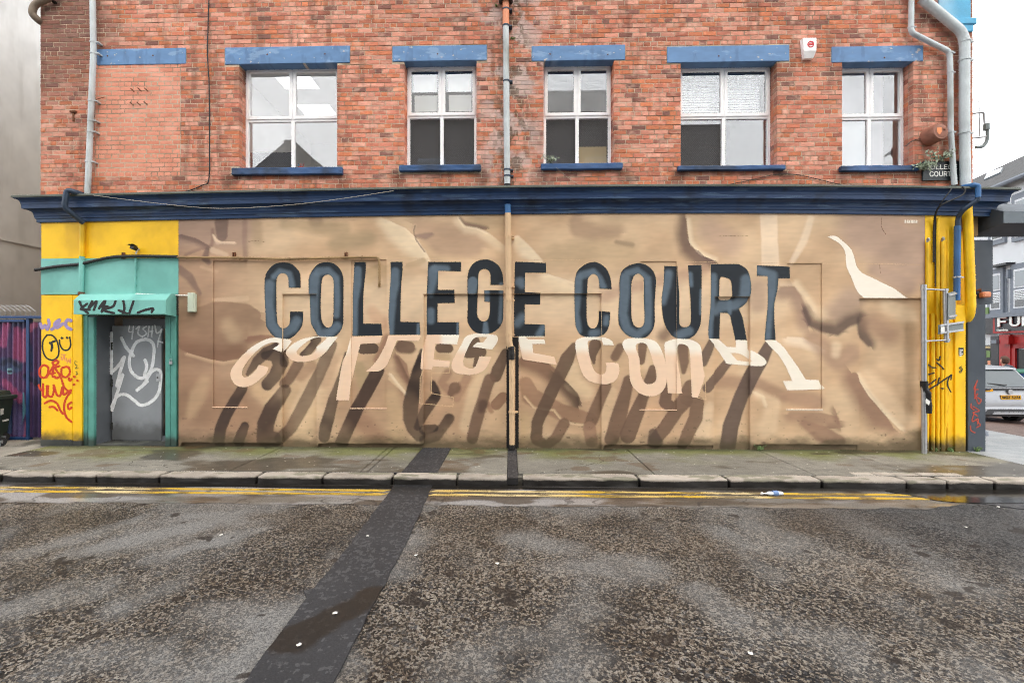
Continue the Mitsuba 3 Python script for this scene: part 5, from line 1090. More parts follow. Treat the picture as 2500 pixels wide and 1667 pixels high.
for y in (370, 415, 460): c = LP(786 - (y - 300) / 26, y, -.03); put('bracket', bx(c[0] - .022, c[0] + .022, -.036, .002, c[2] - .008, c[2] + .008), 'teal_paint', k)
k = thing('security_camera', 'small black camera on a stub above the canopy', 'camera')
c0, c1 = LP(764, 245, -.16), LP(798, 258, -.03); put('housing', tube([c0, c0 + (c1 - c0) * .75], .035, 10), 'black_paint', k, smooth=40); put('mount', tube([c1, LP(788, 285, -.03)], .012, 8), 'sign_white_paint', k); put('arm', tube([c1, c1 + (0, .03, 0)], .02, 8), 'galvanised_steel', k); put('shade', hull([c0 + (-.05, -.03, .03), c0 + (.04, -.03, .05), c1 + (-.06, -.02, .04), c1 + (.0, 0, .05), c0 + (-.05, -.03, .04), c1 + (0, 0, .04)]), 'black_paint', k)
k = thing('electric_box', 'pale green grey upright lamp box on the mural right of the door', 'box')
a, b = AP(133, 1050, -.075), AP(205, 1282, -.075); put('case', bx(a[0], b[0], -.075, -.002, b[2], a[2], .008), 'pale_lamp_plastic', k); put('side_trim', bx(b[0] - .001, b[0] + .018, -.062, -.002, b[2] + .005, a[2] - .02, .004), 'pale_lamp_plastic', k)
for z in (a[2] - .02, b[2] + .02): put('screw', tube([((a[0] + b[0]) / 2, -.079, z), ((a[0] + b[0]) / 2, -.074, z)], .007, 8), 'galvanised_steel', k)
k = thing('padlock', 'small steel padlock and hasp on the right teal door post', 'padlock')
c = LP(990, 915, -.03); put('body', bx(c[0] - .024, c[0] + .024, -.045, -.012, c[2] - .03, c[2] + .02, .006), 'galvanised_steel', k); put('shackle', tube([c + (-.014, 0, .02), c + (-.014, 0, .05), c + (0, 0, .062), c + (.014, 0, .05), c + (.014, 0, .02)], .005, 8), 'galvanised_steel', k)
put('hasp', bx(c[0] - .02, c[0] + .02, -.012, -.002, c[2] + .03, c[2] + .14, .003), 'teal_frame_paint', k)
k = thing('alarm_box', 'white alarm box with a red roundel on the brick wall', 'alarm box')
a, b = W3(1961, 92, -.09), W3(1993, 140, -.09); xc = (a[0] + b[0]) / 2
put('case', hull([(a[0], -.09, a[2] - .01), (b[0], -.09, a[2] - .01), (a[0] - .005, -.002, a[2]), (b[0] + .005, -.002, a[2]), (a[0] + .004, -.10, b[2] + .10), (b[0] - .004, -.10, b[2] + .10), (a[0] + .03, -.06, b[2]), (b[0] - .03, -.06, b[2]), (a[0] + .03, -.002, b[2]), (b[0] - .03, -.002, b[2])]), 'white_plastic', k)
from shapely.geometry import Point
rc = W3(1980, 108, -.105); ring = Point(rc[0], rc[2]).buffer(.052).difference(Point(rc[0], rc[2]).buffer(.036)).union(sbox(rc[0] - .03, rc[2] - .012, rc[0] + .03, rc[2] + .012))
put('roundel', prism(ring, -.1035, -.094), 'red_plastic', k)
k = thing('alarm_bell', 'rusty red painted round bell drum on the brick beside the right window', 'bell')
b0, b1 = W3(2266, 336, .0), W3(2293, 323, -.22); b1 = np.array([b0[0] + .02, -.22, b0[2] + .01])
put('drum', tube([b0, b0 * .15 + b1 * .85, b1], [.142, .138, .118], 26), 'bell_red_paint', k, smooth=40)
put('cap', tube([b1, b1 + (0, -.012, 0)], [.10, .085], 24), 'bell_red_paint', k, smooth=40); put('boss', tube([b1 + (.05, 0, .03), b1 + (.05, -.03, .03)], .022, 10), 'bell_red_paint', k)
put('shield', prism(Polygon([(b1[0] - .07, b1[2] + .05), (b1[0], b1[2] + .055), (b1[0] + .0, b1[2] - .02), (b1[0] - .035, b1[2] - .06), (b1[0] - .07, b1[2] - .02)]), -.2345, -.2315), 'graffiti_salmon', k)
k2 = cable('cable', [(2209, 357, .1), (2213, 356, -.012), (2228, 344), (2250, 339)], .007, 'black_cable', 'short cable from the right window to the bell')
for i, (x, y) in enumerate(((325, 223), (342, 221.5), (358, 221.5), (323, 256), (340, 256), (357, 255))):
    c = W3(x, y, .0); put('nail', tube([c + (.02, .01, -.012), c + (-.005, -.05, .02)], .008, 6), 'rusty_steel', BB)
c = W3(180, 276, -.004); put('rusty_bracket', cat([bx(c[0] - .012, c[0] + .012, -.02, .006, c[2] - .14, c[2] + .03), bx(c[0] - .05, c[0] + .05, -.035, .004, c[2] + .005, c[2] + .03)]), 'rusty_steel', BB)
c = W3(255, 238, -.02); put('wire_stub', tube([c, c + (-.13, .0, -.03), c + (-.2, .02, -.07)], .006, 6), 'rusty_steel', BB)
for x, y in ((262, 137), (373, 136), (652, 133), (793, 132), (1068, 132), (1343, 132), (1484, 133), (1755, 137), (2160, 141)):
    c = W3(x, y, -.012); put('fixing', tube([c, c + (0, .014, 0)], .012, 8), 'rusty_steel', BB)
# street name plate
k = thing('street_sign', 'black street name plate reading COLLEGE COURT under the right window', 'sign')
a, b = W3(2253, 394, -.03), W3(2360, 440, -.03); put('plate', bx(a[0], b[0], -.03, -.001, b[2], a[2], .006), 'sign_black_paint', k)
put('rim', prism(sbox(a[0], b[2], b[0], a[2]).difference(sbox(a[0] + .015, b[2] + .015, b[0] - .015, a[2] - .015)), -.036, -.0295), 'sign_black_paint', k)
def text(parent, s, x, z, h, y, m, name='lettering', width=None, bold=True, depth=.003, **kw):
    t = meshkit.text_mesh(s, h, depth, bold); v = np.array(t.vertices); wd = v[:, 0].max() - v[:, 0].min(); k_ = (width / wd) if width else 1
    v = np.stack([x + (v[:, 0] - v[:, 0].min()) * k_, y - v[:, 2], z + v[:, 1]], 1); t = trimesh.Trimesh(v, t.faces, process=False); return put(name, t, m, parent, **kw)
q = W3(2258, 414, -.03); text(k, 'COLLEGE', q[0], q[2], .075, -.0305, 'sign_white_paint', width=.50)
q = W3(2269, 431, -.03); text(k, 'COURT', q[0], q[2], .078, -.0305, 'sign_white_paint', width=.34)
# plants
def plant(name, label, base, n, h, spread, leaf, m, seed, droop=.3, nleaf=9, w=.010):
    r = np.random.default_rng(seed); k_ = thing(name, label, 'plant'); st, lf = [], []
    for i in range(n):
        a = r.uniform(0, 2 * np.pi); out = np.array([math.cos(a) * spread * r.uniform(.3, 1), -abs(math.sin(a)) * spread * r.uniform(.2, .8), h * r.uniform(.5, 1)])
        p = [base + out * t + np.array([0, 0, -droop * h * t * t]) for t in np.linspace(0, 1, 5)]; st.append(tube(p, np.linspace(.004, .0015, 5), 5))
        for t in np.linspace(.25, 1, nleaf):
            c = base + out * t + np.array([0, 0, -droop * h * t * t]); d = r.normal(0, 1, 3); d[1] = -abs(d[1]) * .6; d /= np.linalg.norm(d); L = leaf * r.uniform(.6, 1.2); s = np.cross(d, r.normal(0, 1, 3)); s /= np.linalg.norm(s) + 1e-9
            lf.append(trimesh.Trimesh([c, c + d * L * .5 + s * L * .22, c + d * L, c + d * L * .5 - s * L * .22], [[0, 1, 2], [0, 2, 3]], process=False))
    put('stem', cat(st), 'stem_brown', k_); put('foliage', cat(lf), m, k_, kind='stuff')
plant('weed', 'silvery weed growing on the sill of the third window', W3(1345, 399, -.03), 10, .16, .16, .045, 'leaf_silver', 1)
plant('buddleia', 'silvery leafed shrub sprouting over the street name plate', W3(2255, 412, -.03), 16, .12, .24, .075, 'leaf_silver', 2, .5)
plant('buddleia', 'long silvery shoot of weed reaching right over the street name plate', W3(2290, 396, -.05) , 12, .20, .26, .07, 'leaf_silver', 7, .15)
for i, (px, py, lab) in enumerate(((2277, 1100, 'small green weed at the foot of the yellow pipes'), (2309, 1099, 'larger green weed at the foot of the yellow wall'), (2374, 1099, 'green weed at the foot of the dark pilaster'), (1849, 1097, 'tuft of grass at the foot of the mural'))):
    g = G(px, py); plant('weed', lab, np.array([g[0], -.02, 0.0]), 9, .11, .10, .035, 'leaf_green', 20 + i)
for i, (px, py, lab) in enumerate(((1212, 18, 'tiny fern tuft at the top left of the middle downpipe'), (1252, 97, 'tiny fern tuft right of the middle downpipe'))):
    plant('weed', lab, W3(px, py, -.01), 5, .05, .05, .025, 'leaf_green', 40 + i)

# ------------------------------------------------------------------ the yellow corner on the right
xc0 = xm1 + .003; xcut = P(2336, 800)[0]; xpil = P(2357, 850, .0)[0]
put('corner_wall', cat([Pz for Pz in [prism(Polygon([(xc0, -.06), (xcut, -.06), (xcut, float(sag(xcut)) + .02), (xc0, float(sag(xc0)) + .02)]), .0, .3), bx(xcut + .002, P(2362, 700, .12)[0], .12, .35, -.06, float(sag(7)) + .02)]]), 'yellow_paint', BB, label='yellow painted corner strip behind the pipes')
a, b = P(2332, 744, -.03), P(2358, 1100, -.03); put('corner_pier', bx(a[0], b[0], -.03, .12, -.06, a[2], .004), 'yellow_paint', BB, label='stub of yellow pier at the corner')
for i, (px, y0, y1, r, m, Y) in enumerate(((2264, 592, 1101, .022, 'yellow_pipe_paint', -.03), (2277, 765, 1101, .030, 'yellow_pipe_paint', -.032), (2289, 532, 1101, .026, 'yellow_pipe_paint', -.03), (2299.5, 590, 1101, .024, 'yellow_pipe_paint', -.03), (2308, 832, 1101, .026, 'yellow_pipe_paint', -.03))):
    k = thing('conduit', ['first yellow painted conduit right of the mural, thin', 'fat yellow conduit that starts halfway up the corner', 'tall yellow conduit reaching the cornice', 'yellow conduit with a hooked grey top', 'rightmost low yellow conduit with a kink near the ground'][i], 'pipe')
    pts = [(px, y0, Y), (px + .3, (y0 + y1) / 2, Y), (px, y1, Y)]
    if i == 4: pts = [(px, y0, Y), (px, 1030, Y), (px - 5, 1062, Y), (px - 6, y1, Y)]
    put('pipe', tube([W3(*q) for q in pts], r, 12), m, k, smooth=50)
    for y in np.linspace(y0 + 40, y1 - 60, 3): c = W3(px, y, Y); put('bracket', tube([c - (0, 0, .006), c + (0, 0, .006)], r * 1.12, 12), 'yellow_pipe_paint', k)
    if i in (0, 3): put('hook', tube(smooth_path([W3(px, y0, Y), W3(px, y0 - 6, Y), W3(px + 3, y0 - 10, Y - .03), W3(px + 5, y0 - 4, Y - .03)]), .014, 8), 'galvanised_steel', k)
k = thing('conduit', 'flat yellow cable trunking strip right of the conduits', 'pipe')
a, b = W3(2313, 560, -.012), W3(2317, 1100, -.012); put('trunk', bx(a[0], b[0], -.012, .001, 0, a[2], .003), 'yellow_pipe_paint', k)
def R6(x, y, Y=-.04): q = tp('R', x, y, Y); return (q[0], q[1])
tg = [[(270, 945), (285, 960), (310, 963)], [(270, 1000), (300, 992)], [(335, 900), (330, 920), (315, 915)], [(316, 935), (335, 950), (355, 970)], [(268, 1060), (310, 1030)], [(272, 1085), (320, 1055), (398, 1003)], [(396, 1003), (380, 1030), (378, 1065), (395, 1100)], [(398, 1005), (395, 1030)], [(320, 1060), (330, 1020)], [(340, 1078), (355, 1080)]]
for nm, lines, w, m, Y, kk in (('graffiti', tg, .02, 'graffiti_black', -.0605, 'black sprayed slashes across the yellow pipes'),):
    put(nm, prism(unary_union([LineString([R6(x, y, Y) for x, y in smooth_path(q, 4)]).buffer(w / 2) for q in lines if len(q) > 2] + [LineString([R6(*p_, Y) for p_ in q]).buffer(w / 2) for q in lines if len(q) == 2]), -.064, -.0605), m, BB, label=kk)
put('graffiti', prism(unary_union([LineString([R6(x, y, -.03) for x, y in smooth_path(q, 5)]).buffer(.006) for q in [[(455, 955), (442, 965), (455, 975), (442, 985), (450, 990), (460, 970), (445, 960)]]]), -.0325, -.0305), 'graffiti_black', BB)
k = thing('sticker', 'small dark square sticker on the yellow corner pier', 'sticker'); a, b = R6(438, 850, -.03), R6(466, 892, -.03)
put('backing', bx(a[0], b[0], -.0335, -.0305, b[1], a[1]), 'sign_black_paint', k)
put('print', prism(unary_union([sbox(a[0] + .012, a[1] - .05 - .03 * i, b[0] - .014 - .02 * (i % 2), a[1] - .03 - .03 * i) for i in (0, 1, 2, 3)]), -.0345, -.0336), 'sign_white_paint', k)
# dark shopfront end
a, b = P(2360, 560, .0), P(2405, 1100, .0); a2 = P(2423, 590, .06)
PIL = put('shopfront_pilaster', bx(a[0] + .01, b[0], -.012, .5, -.1, P(2390, 742, 0)[2], .006), 'charcoal_paint', BB, label='charcoal painted pilaster with a red scrawl')
put('shopfront_board', bx(P(2372, 600, .05)[0], a2[0], .05, .5, P(2390, 742, .05)[2] + .002, P(2390, 586, .05)[2], .004), 'charcoal_paint', BB)
z = lambda px, py, Y: P(px, py, Y)
y0_, y1_ = -.22, .30
fL, fR = z(2448, 516, y0_), z(2530, 545, y0_); bT, bB = z(2391, 499, y1_), z(2391, 579, y1_)
put('shopfront_hood', hull([(fL[0], y0_, fL[2]), (fL[0] + 1.2, y0_, fL[2]), (fL[0], y0_, fR[2]), (fL[0] + 1.2, y0_, fR[2]), (fL[0] - .06, y1_, bT[2]), (fL[0] + 1.2, y1_, bT[2]), (fL[0] - .06, y1_, bB[2]), (fL[0] + 1.2, y1_, bB[2])]), 'charcoal_paint', BB, label='charcoal wedge shaped hood projecting under the cornice end')
put('hood_face', cat([hull([(fL[0] + .004, y0_ - .012, fL[2] - .004), (fL[0] + 1.2, y0_ - .012, fL[2] - .004), (fL[0] + .004, y0_ - .012, fR[2] + .004), (fL[0] + 1.2, y0_ - .012, fR[2] + .004), (fL[0] + .004, y0_, fL[2] - .004), (fL[0] + 1.2, y0_, fL[2] - .004), (fL[0] + .004, y0_, fR[2] + .004), (fL[0] + 1.2, y0_, fR[2] + .004)])]), 'hood_grey', BB)
put('shopfront_capping', bx(P(2362, 500, .10)[0], P(2391, 540, .10)[0] - .02, .10, .6, bB[2] - .02, float(sag(7.3)) + .1), 'old_tan_pipe_paint', BB)
sp = [[(545, 1035), (525, 1080), (548, 1085)], [(535, 1060), (530, 1120), (545, 1110), (528, 1135)], [(545, 1130), (565, 1145), (550, 1165), (532, 1120)], [(510, 1165), (508, 1185), (525, 1200)], [(520, 1180), (555, 1205), (520, 1215), (545, 1235)], [(525, 1220), (515, 1265), (548, 1250), (545, 1280)], [(540, 1260), (560, 1285), (540, 1298)], [(505, 1290), (508, 1315), (530, 1328)]]
put('graffiti', prism(unary_union([LineString([R6(x, y, -.012) for x, y in smooth_path(q, 5)]).buffer(.009) for q in sp]), -.0145, -.0125), 'graffiti_rust', PIL)
k = thing('junction_box', 'small rusty orange fitting on the dark shopfront board', 'box'); c = np.array([*P(2402, 719, .0)[:1], .02, P(2402, 719, .0)[2]])
put('case', bx(c[0] - .05, c[0] + .075, -.06, .05, c[2] - .05, c[2] + .04, .018), 'terracotta_plastic', k); put('clip', tube([c + (-.1, 0, .06), c + (-.07, -.04, .08), c + (-.04, 0, .05)], .018, 8), 'rusty_steel', k)
# turquoise capital at the top right corner
k = f'{BB}__capital'
a, b = P(2292, 0, .25), P(2371, 40, .25)
put('capital', cat([bx(P(2293, 0, -.03)[0], P(2370, 0, -.03)[0], -.03, .7, P(2350, 46, -.03)[2], 8.0), bx(P(2325, 60, -.05)[0], P(2386, 60, -.05)[0], -.05, .75, P(2386, 58, -.05)[2], P(2386, 43, -.05)[2], .01), bx(P(2335, 60, -.03)[0], P(2377, 60, -.03)[0], -.03, .7, P(2378, 77, -.03)[2], P(2378, 58.5, -.03)[2], .01)]), 'turquoise_paint', BB, label='turquoise stone capital at the top right corner')
# aerial bracket off the right edge
k = thing('aerial_bracket', 'grey tube bracket with aerial off the right edge of the brick wall', 'bracket')
Z4 = lambda x, y, Y=.4: np.array([P(1850 + x / 2.8, y / 2.8, Y)[0], Y, P(1850 + x / 2.8, y / 2.8, Y)[2]])
put('arm', tube(fillet([Z4(1465, 778), Z4(1545, 766), Z4(1552, 860)], .05), .016, 8), 'galvanised_steel', k); put('arm', tube([Z4(1465, 945), Z4(1560, 935)], .016, 8), 'galvanised_steel', k)
put('pole', tube(fillet([Z4(1570, 845), Z4(1570, 960), Z4(1540, 1005), Z4(1490, 1008)], .08), .026, 10), 'grey_sign_back', k); put('clamp', tube([Z4(1562, 850), Z4(1562, 890)], .045, 8), 'grey_sign_back', k); put('aerial', tube([Z4(1512, 690), Z4(1518, 945)], .008, 6), 'galvanised_steel', k)

# ------------------------------------------------------------------ sign post on the pavement
k = thing('sign_post', 'galvanised sign post with two grey sign backs in front of the yellow corner', 'sign post')
SY = -.20
def PT(px, py, Y=SY): q = P(px, py, Y); return np.array([q[0], Y, q[2]])
put('pole', tube([PT(2255, 697), PT(2256.5, 1108)], .037, 16), 'galvanised_steel', k, smooth=50); put('cap', tube([PT(2255, 695), PT(2255, 699)], .041, 16), 'galvanised_steel', k)
sp_ = PT(2309, 770); put('stub_pole', tube([PT(2307, 706), PT(2311, 836)], .034, 14), 'galvanised_steel', k, smooth=50)
put('arm', tube([PT(2250, 706) + (0, -.02, 0), PT(2312, 709) + (0, -.02, 0)], .013, 8), 'galvanised_steel', k); put('arm', tube([PT(2250, 833) + (0, -.02, 0), PT(2316, 830) + (0, -.02, 0)], .013, 8), 'galvanised_steel', k)
for q in ((2255, 706), (2307.5, 708), (2256, 833), (2311, 830)): c = PT(*q); put('clamp', tube([c - (0, 0, .02), c + (0, 0, .02)], .043, 14), 'galvanised_steel', k)
def plate(x0, y0t, y0b, x1, y1t, y1b, name, Yf=.0):
    a, b, c_, d = PT(x0, y0t, SY - .05), PT(x1, y1t, SY + Yf), PT(x1, y1b, SY + Yf), PT(x0, y0b, SY - .05); n = np.cross(b - a, d - a); n /= np.linalg.norm(n)
    q = [a, b, c_, d]; m = hull([p_ + n * s for p_ in q for s in (0, .006)]); key = put(name, m, 'grey_sign_back', k)
    if n[1] > 0: n = -n
    for f in (.08, .88):
        l0, l1 = a + (d - a) * f, b + (c_ - b) * f; put('channel', hull([p_ + n * s + np.array([0, 0, z_]) for p_ in (l0 + (l1 - l0) * .03, l1 - (l1 - l0) * .03) for s in (.002, .022) for z_ in (-.014, .014)]), 'galvanised_steel', k)
    return a, b, c_, d, n
plate(2315, 715, 781, 2333, 711, 778, 'sign_plate', .10)
a, b, c_, d, n = plate(2291, 793, 816, 2352, 784, 808, 'sign_plate', .10)
def on(u, v): return a + (b - a) * u + (d - a) * v * (1 - u) + (c_ - b) * v * u + n * .024
put('sticker', trimesh.Trimesh([on(.03, .25), on(.18, .25), on(.18, .8), on(.03, .8)], [[0, 1, 2], [0, 2, 3]], process=False), 'sign_white_paint', k)
k = thing('torn_bag', 'torn black plastic wrapped round the sign post', 'bag')
r = np.random.default_rng(3); V, F = [], []
for i, py in enumerate(np.linspace(930, 1008, 12)):
    for j in range(14):
        an = j / 14 * 2 * np.pi; c = PT(2256 + (5 if i > 6 else i * .7), py); rad = .040 + .02 * (meshkit.noise(np.array([i * .7, math.cos(an) * 2, math.sin(an) * 2]))) + (.022 * (.5 + meshkit.noise(np.array([i * .9, 1.5, 3]))) if math.cos(an) > 0 and 3 < i else 0); V.append(c + (math.cos(an) * rad, math.sin(an) * rad, 0))
for i in range(11):
    for j in range(14):
        q = [i * 14 + j, i * 14 + (j + 1) % 14, (i + 1) * 14 + (j + 1) % 14, (i + 1) * 14 + j]; F += [[q[0], q[2], q[1]], [q[0], q[3], q[2]]]
put('wrap', trimesh.Trimesh(V, F, process=False), 'near_black', k, smooth=40)
c = PT(2264, 975, SY - .085); put('tear', prism(Polygon([(c[0] - .02, c[2] + .02), (c[0] + .04, c[2] - .03), (c[0] + .02, c[2] - .09), (c[0] - .03, c[2] - .05)]), SY - .092, SY - .088), 'sign_white_paint', k)
# ------------------------------------------------------------------ left: neighbour's wall, gate, bin
k = thing('rendered_building', 'tall plain grey rendered wall beyond the gate at the left edge', 'building')
NX = -10.2
put('wall', bx(NX - 8, NX, .3, 14, -.3, 13.5), 'grey_render', k)
y_, = (1.2,); zc_ = P(45, 583, 1.6)[2]
put('string_course', bx(NX - .01, NX + .02, .3, 14, zc_ - .03, zc_), 'grey_render', k); put('parapet', bx(NX - 8.05, NX + .05, .25, 14.05, 13.5, 13.7), 'grey_render', k)
GY = .55
def GP(x, y): q = tp('U', x, y, GY); return q
GATE = []
def Sg(color, alpha, f, *pts): s = TILE['U'][2]; q = [(*tp('U', x, y, GY), r / s * PXM) for x, y, r in pts]; q = q if len(q) > 1 else [q[0], (q[0][0] + .01, q[0][1], q[0][2])]; GATE.append((lin(*color), alpha, [tuple(map(float, (*a, *b))) for a, b in zip(q[:-1], q[1:])], f / s * PXM, f / s * PXM, 'mix'))
Sg((44, 46, 84), .9, 60, (60, 240, 20), (260, 260, 30)); Sg((196, 96, 148), .9, 30, (30, 420, 26), (60, 250, 14)); Sg((184, 80, 130), .85, 30, (160, 560, 30), (150, 300, 14))
Sg((210, 120, 160), .8, 26, (215, 560, 14), (220, 330, 20), (300, 260, 16)); Sg((40, 64, 110), .9, 20, (250, 440, 14), (270, 640, 24)); Sg((54, 96, 130), .8, 30, (30, 600, 50), (140, 620, 50))
Sg((28, 30, 50), .9, 20, (20, 600, 12), (80, 560, 12), (160, 620, 10)); Sg((150, 200, 214), .95, 14, (84, 660, 22)); Sg((20, 28, 44), .95, 8, (84, 662, 9))
Sg((196, 90, 140), .8, 30, (40, 760, 20), (170, 900, 30)); Sg((40, 60, 104), .85, 24, (210, 720, 12), (330, 740, 20)); Sg((24, 28, 44), .9, 20, (220, 700, 6), (320, 770, 16))
Sg((96, 170, 190), .85, 12, (205, 860, 8), (215, 1000, 8), (190, 1120, 8)); Sg((208, 110, 150), .85, 12, (240, 880, 8), (245, 1040, 10), (225, 1230, 14)); Sg((120, 110, 170), .8, 40, (120, 950, 20), (170, 1180, 40)); Sg((60, 44, 90), .85, 40, (300, 900, 10), (310, 1240, 20)); Sg((84, 124, 180), .8, 20, (90, 1000, 12), (80, 1180, 20))
mat('gate_graffiti', proc(painter(lambda x, z: mix(lin(112, 66, 116), lin(70, 54, 104), noise(x * 5, 1.0, z * 2)), GATE, lambda p, c: mix(c, lin(52, 58, 92), .3) * .8 * (.6 + .4 * smoothstep(.2, .5, dr.abs(dr.sin(p.z * 160)))) * (.9 + .2 * noise(p.x * 20, 0.0, p.z * 20)), .02)), .5)
k = thing('corrugated_gate', 'blue framed corrugated metal gate sprayed pink and purple, spikes on top', 'gate')
gx1 = P(90, 800, GY)[0] + .35; gx0 = -12.5; zt_, zb_ = GP(100, 235)[1], GP(100, 1235)[1]
wave = .095; xs = np.arange(gx0, gx1, wave / 8); ys = GY + .018 * np.clip(np.sin((xs - gx0) / wave * 2 * np.pi) * 1.6, -1, 1)
split = P(70, 800, GY)[0]
for lo, hi in ((gx0, split - 1.3), (split - 1.29, split - .012), (split + .012, gx1)):
    s = (xs >= lo) & (xs <= hi); X_, Y_ = xs[s], ys[s]; n = len(X_)
    V = np.vstack([np.stack([X_, Y_, np.full(n, zb_)], 1), np.stack([X_, Y_, np.full(n, zt_)], 1)]); F = [[i, i + 1, n + i + 1] for i in range(n - 1)] + [[i, n + i + 1, n + i] for i in range(n - 1)]
    put('corrugated_sheet', trimesh.Trimesh(V, F, process=False), 'gate_graffiti', k)
za, zb2 = GP(100, 183)[1], GP(100, 206)[1]
put('top_rail', bx(gx0, gx1, GY - .05, GY + .03, zb2, za, .006), 'gate_blue', k); put('lower_top_rail', bx(gx0, split - .05, GY - .035, GY + .03, GP(100, 236)[1], GP(100, 214)[1], .005), 'gate_blue', k)
put('bottom_rail', bx(gx0, split, GY - .035, GY + .03, GP(100, 1258)[1], GP(100, 1232)[1], .005), 'gate_blue', k); put('bottom_rail', bx(split + .02, gx1, GY - .035, GY + .03, GP(100, 1288)[1], GP(100, 1262)[1], .005), 'gate_blue', k)
put('post', bx(split - .02, split + .03, GY - .03, GY + .05, GP(1, 1285)[1], zb2 - .002), 'gate_blue', k)
for i in range(12):
    x = GP(-160 + i * 43, 180)[0]
    if x > gx1 - .05: break
    b = np.array([x, GY - .01, za]); put('spike', tube([b, b + (0, 0, .08), b + (-.10, -.02, .17), b + (-.16, -.02, .19)], .007, 6), 'galvanised_steel', k)
k = thing('wheelie_bin', 'dark green wheeled bin at the left edge in front of the gate', 'bin')
BY, BK = -.20, .44                                   # front and back of the bin; its right side faces the viewer
def UP(x, y, Y=BK): q = tp('U', x, y, Y); return (q[0], q[1])
bx1, bzt = UP(118, 900); bxb, bzb = UP(50, 1312); w_ = .72
put('body', hull([(bx1 - w_, BY, bzt), (bx1, BY, bzt), (bx1 - w_, BK, bzt), (bx1, BK, bzt), (bxb - w_ + .36, BY + .10, bzb), (bxb, BY + .10, bzb), (bxb - w_ + .36, BK - .02, bzb), (bxb, BK - .02, bzb)]), 'bin_green', k)
put('rim', bx(bx1 - w_ - .03, UP(146, 880)[0], BY - .04, BK + .03, UP(1, 898)[1], UP(1, 864)[1], .012), 'bin_green', k)
xl1 = UP(92, 862)[0]
put('lid', hull([(bx1 - w_ - .03, BY - .03, UP(1, 862)[1]), (xl1, BY - .03, UP(1, 862)[1]), (bx1 - w_, BY - .02, UP(1, 836)[1]), (xl1 - .02, BY - .02, UP(1, 836)[1]), (bx1 - w_, BK, UP(1, 826)[1]), (xl1 - .02, BK, UP(1, 826)[1]), (bx1 - w_ - .03, BK + .02, UP(1, 862)[1]), (xl1, BK + .02, UP(1, 862)[1])]), 'bin_green', k)
def on_side(x, y):
    """The point of the bin's sloping right side that the photograph shows here."""
    ox, oy, s_ = TILE['U']; d = ray(ox + x / s_, oy + y / s_); a_ = np.array([bx1, BK, bzt]); nn = np.cross(np.array([0, 1.0, 0]), np.array([bxb, BK, bzb]) - a_); nn /= np.linalg.norm(nn); nn = nn if nn[0] > 0 else -nn
    return EYE + d * (((a_ - EYE) @ nn) / (d @ nn)) + nn * .004
for q in ([(2, 990), (28, 984), (26, 1036), (0, 1044)], [(18, 1088), (74, 1076), (74, 1090), (18, 1104)]):
    v = [on_side(*c) for c in q]; nrm = np.array([.004, 0, 0]); put('sticker', hull(v + [c + nrm for c in v]), 'sign_white_paint', k)
for x, Y in ((46, .38), (-90, .38), (20, -.05)):
    c = UP(x, 1372, Y); wk = put('wheel', trimesh.creation.cylinder(.078, .05, sections=20, transform=trimesh.transformations.translation_matrix((c[0] - .03, Y, .076)) @ trimesh.transformations.rotation_matrix(np.pi / 2, (0, 1, 0)) @ trimesh.transformations.rotation_matrix(.5, (1, 0, 0))), 'tyre_rubber', k, smooth=40)
    put('hub', tube([(c[0] - .008, Y, .076), (c[0] + .004, Y, .076)], .028, 12), 'galvanised_steel', wk); put('caster', bx(c[0] - .07, c[0] - .01, Y - .05, Y + .05, .09, bzb + .02, .01), 'grey_sign_back', k)

# ------------------------------------------------------------------ right: the side street
def DP3(px, py, depth): return D(px, py, depth)
k = thing('white_building', 'white painted building with grey trimmed windows and slate roof across the side street', 'building')
dirv = np.array([.2, 1.0]); dirv /= np.linalg.norm(dirv); A0 = D(2405, 700, 21.0)[:2]
def on_w(px, py, off=0.0):
    """The photograph's point on the white facade, moved off it by some metres towards the street."""
    nrm = np.array([-dirv[1], dirv[0]]); d = ray(px, py); t = ((A0 + nrm * off - EYE[:2]) @ nrm) / (d[:2] @ nrm); return EYE + d * t
NW = np.array([-dirv[1], dirv[0], 0])
def wall_box(px0, py0, px1, py1, o0, o1, name, m, parent, **kw):
    """A box on the white facade: its front at o1 metres off the wall, its back at o0, edges level."""
    a, b, c, d = on_w(px0, py0, o1), on_w(px1, py1, o1), None, None; z1, z0 = a[2], on_w(px0, py1, o1)[2]
    p, q = a.copy(), b.copy(); pts = []
    for e in (p, q):
        for zz in (z0, z1): pts += [np.array([e[0], e[1], zz]), np.array([e[0], e[1], zz]) - NW * (o1 - o0)]
    return put(name, hull(pts), m, parent, **kw)
base = np.array([A0[0], A0[1]]); far = base + dirv * 14; nearp = base - dirv * 5; back = np.array([NW[1], -NW[0]])
bk = -np.array([NW[0], NW[1]]) * 9
eave = on_w(2500, 432)[2]; ridge = eave + 2.9
fp = Polygon([nearp, far, far + bk, nearp + bk])
put('wall', slab(fp, -.7, eave), 'cream_render', k)
mid = bk / 2
ro = np.array([NW[0], NW[1]]) * .35
V = [(*(nearp + ro), eave - .1), (*(far + ro), eave - .1), (*(far + mid), ridge), (*(nearp + mid), ridge), (*(nearp + bk), eave - .1), (*(far + bk), eave - .1)]
RF = put('roof', trimesh.Trimesh(V, [[0, 3, 2], [0, 2, 1], [3, 4, 5], [3, 5, 2], [0, 4, 3], [1, 2, 5]], process=False), 'slate', k)
nR = np.cross(np.array(V[1]) - np.array(V[0]), np.array(V[3]) - np.array(V[0])); nR /= np.linalg.norm(nR); nR = nR if nR[2] > 0 else -nR
def on_roof(px, py): d = ray(px, py); t = ((np.array(V[0]) - EYE) @ nR) / (d @ nR); return EYE + d * t
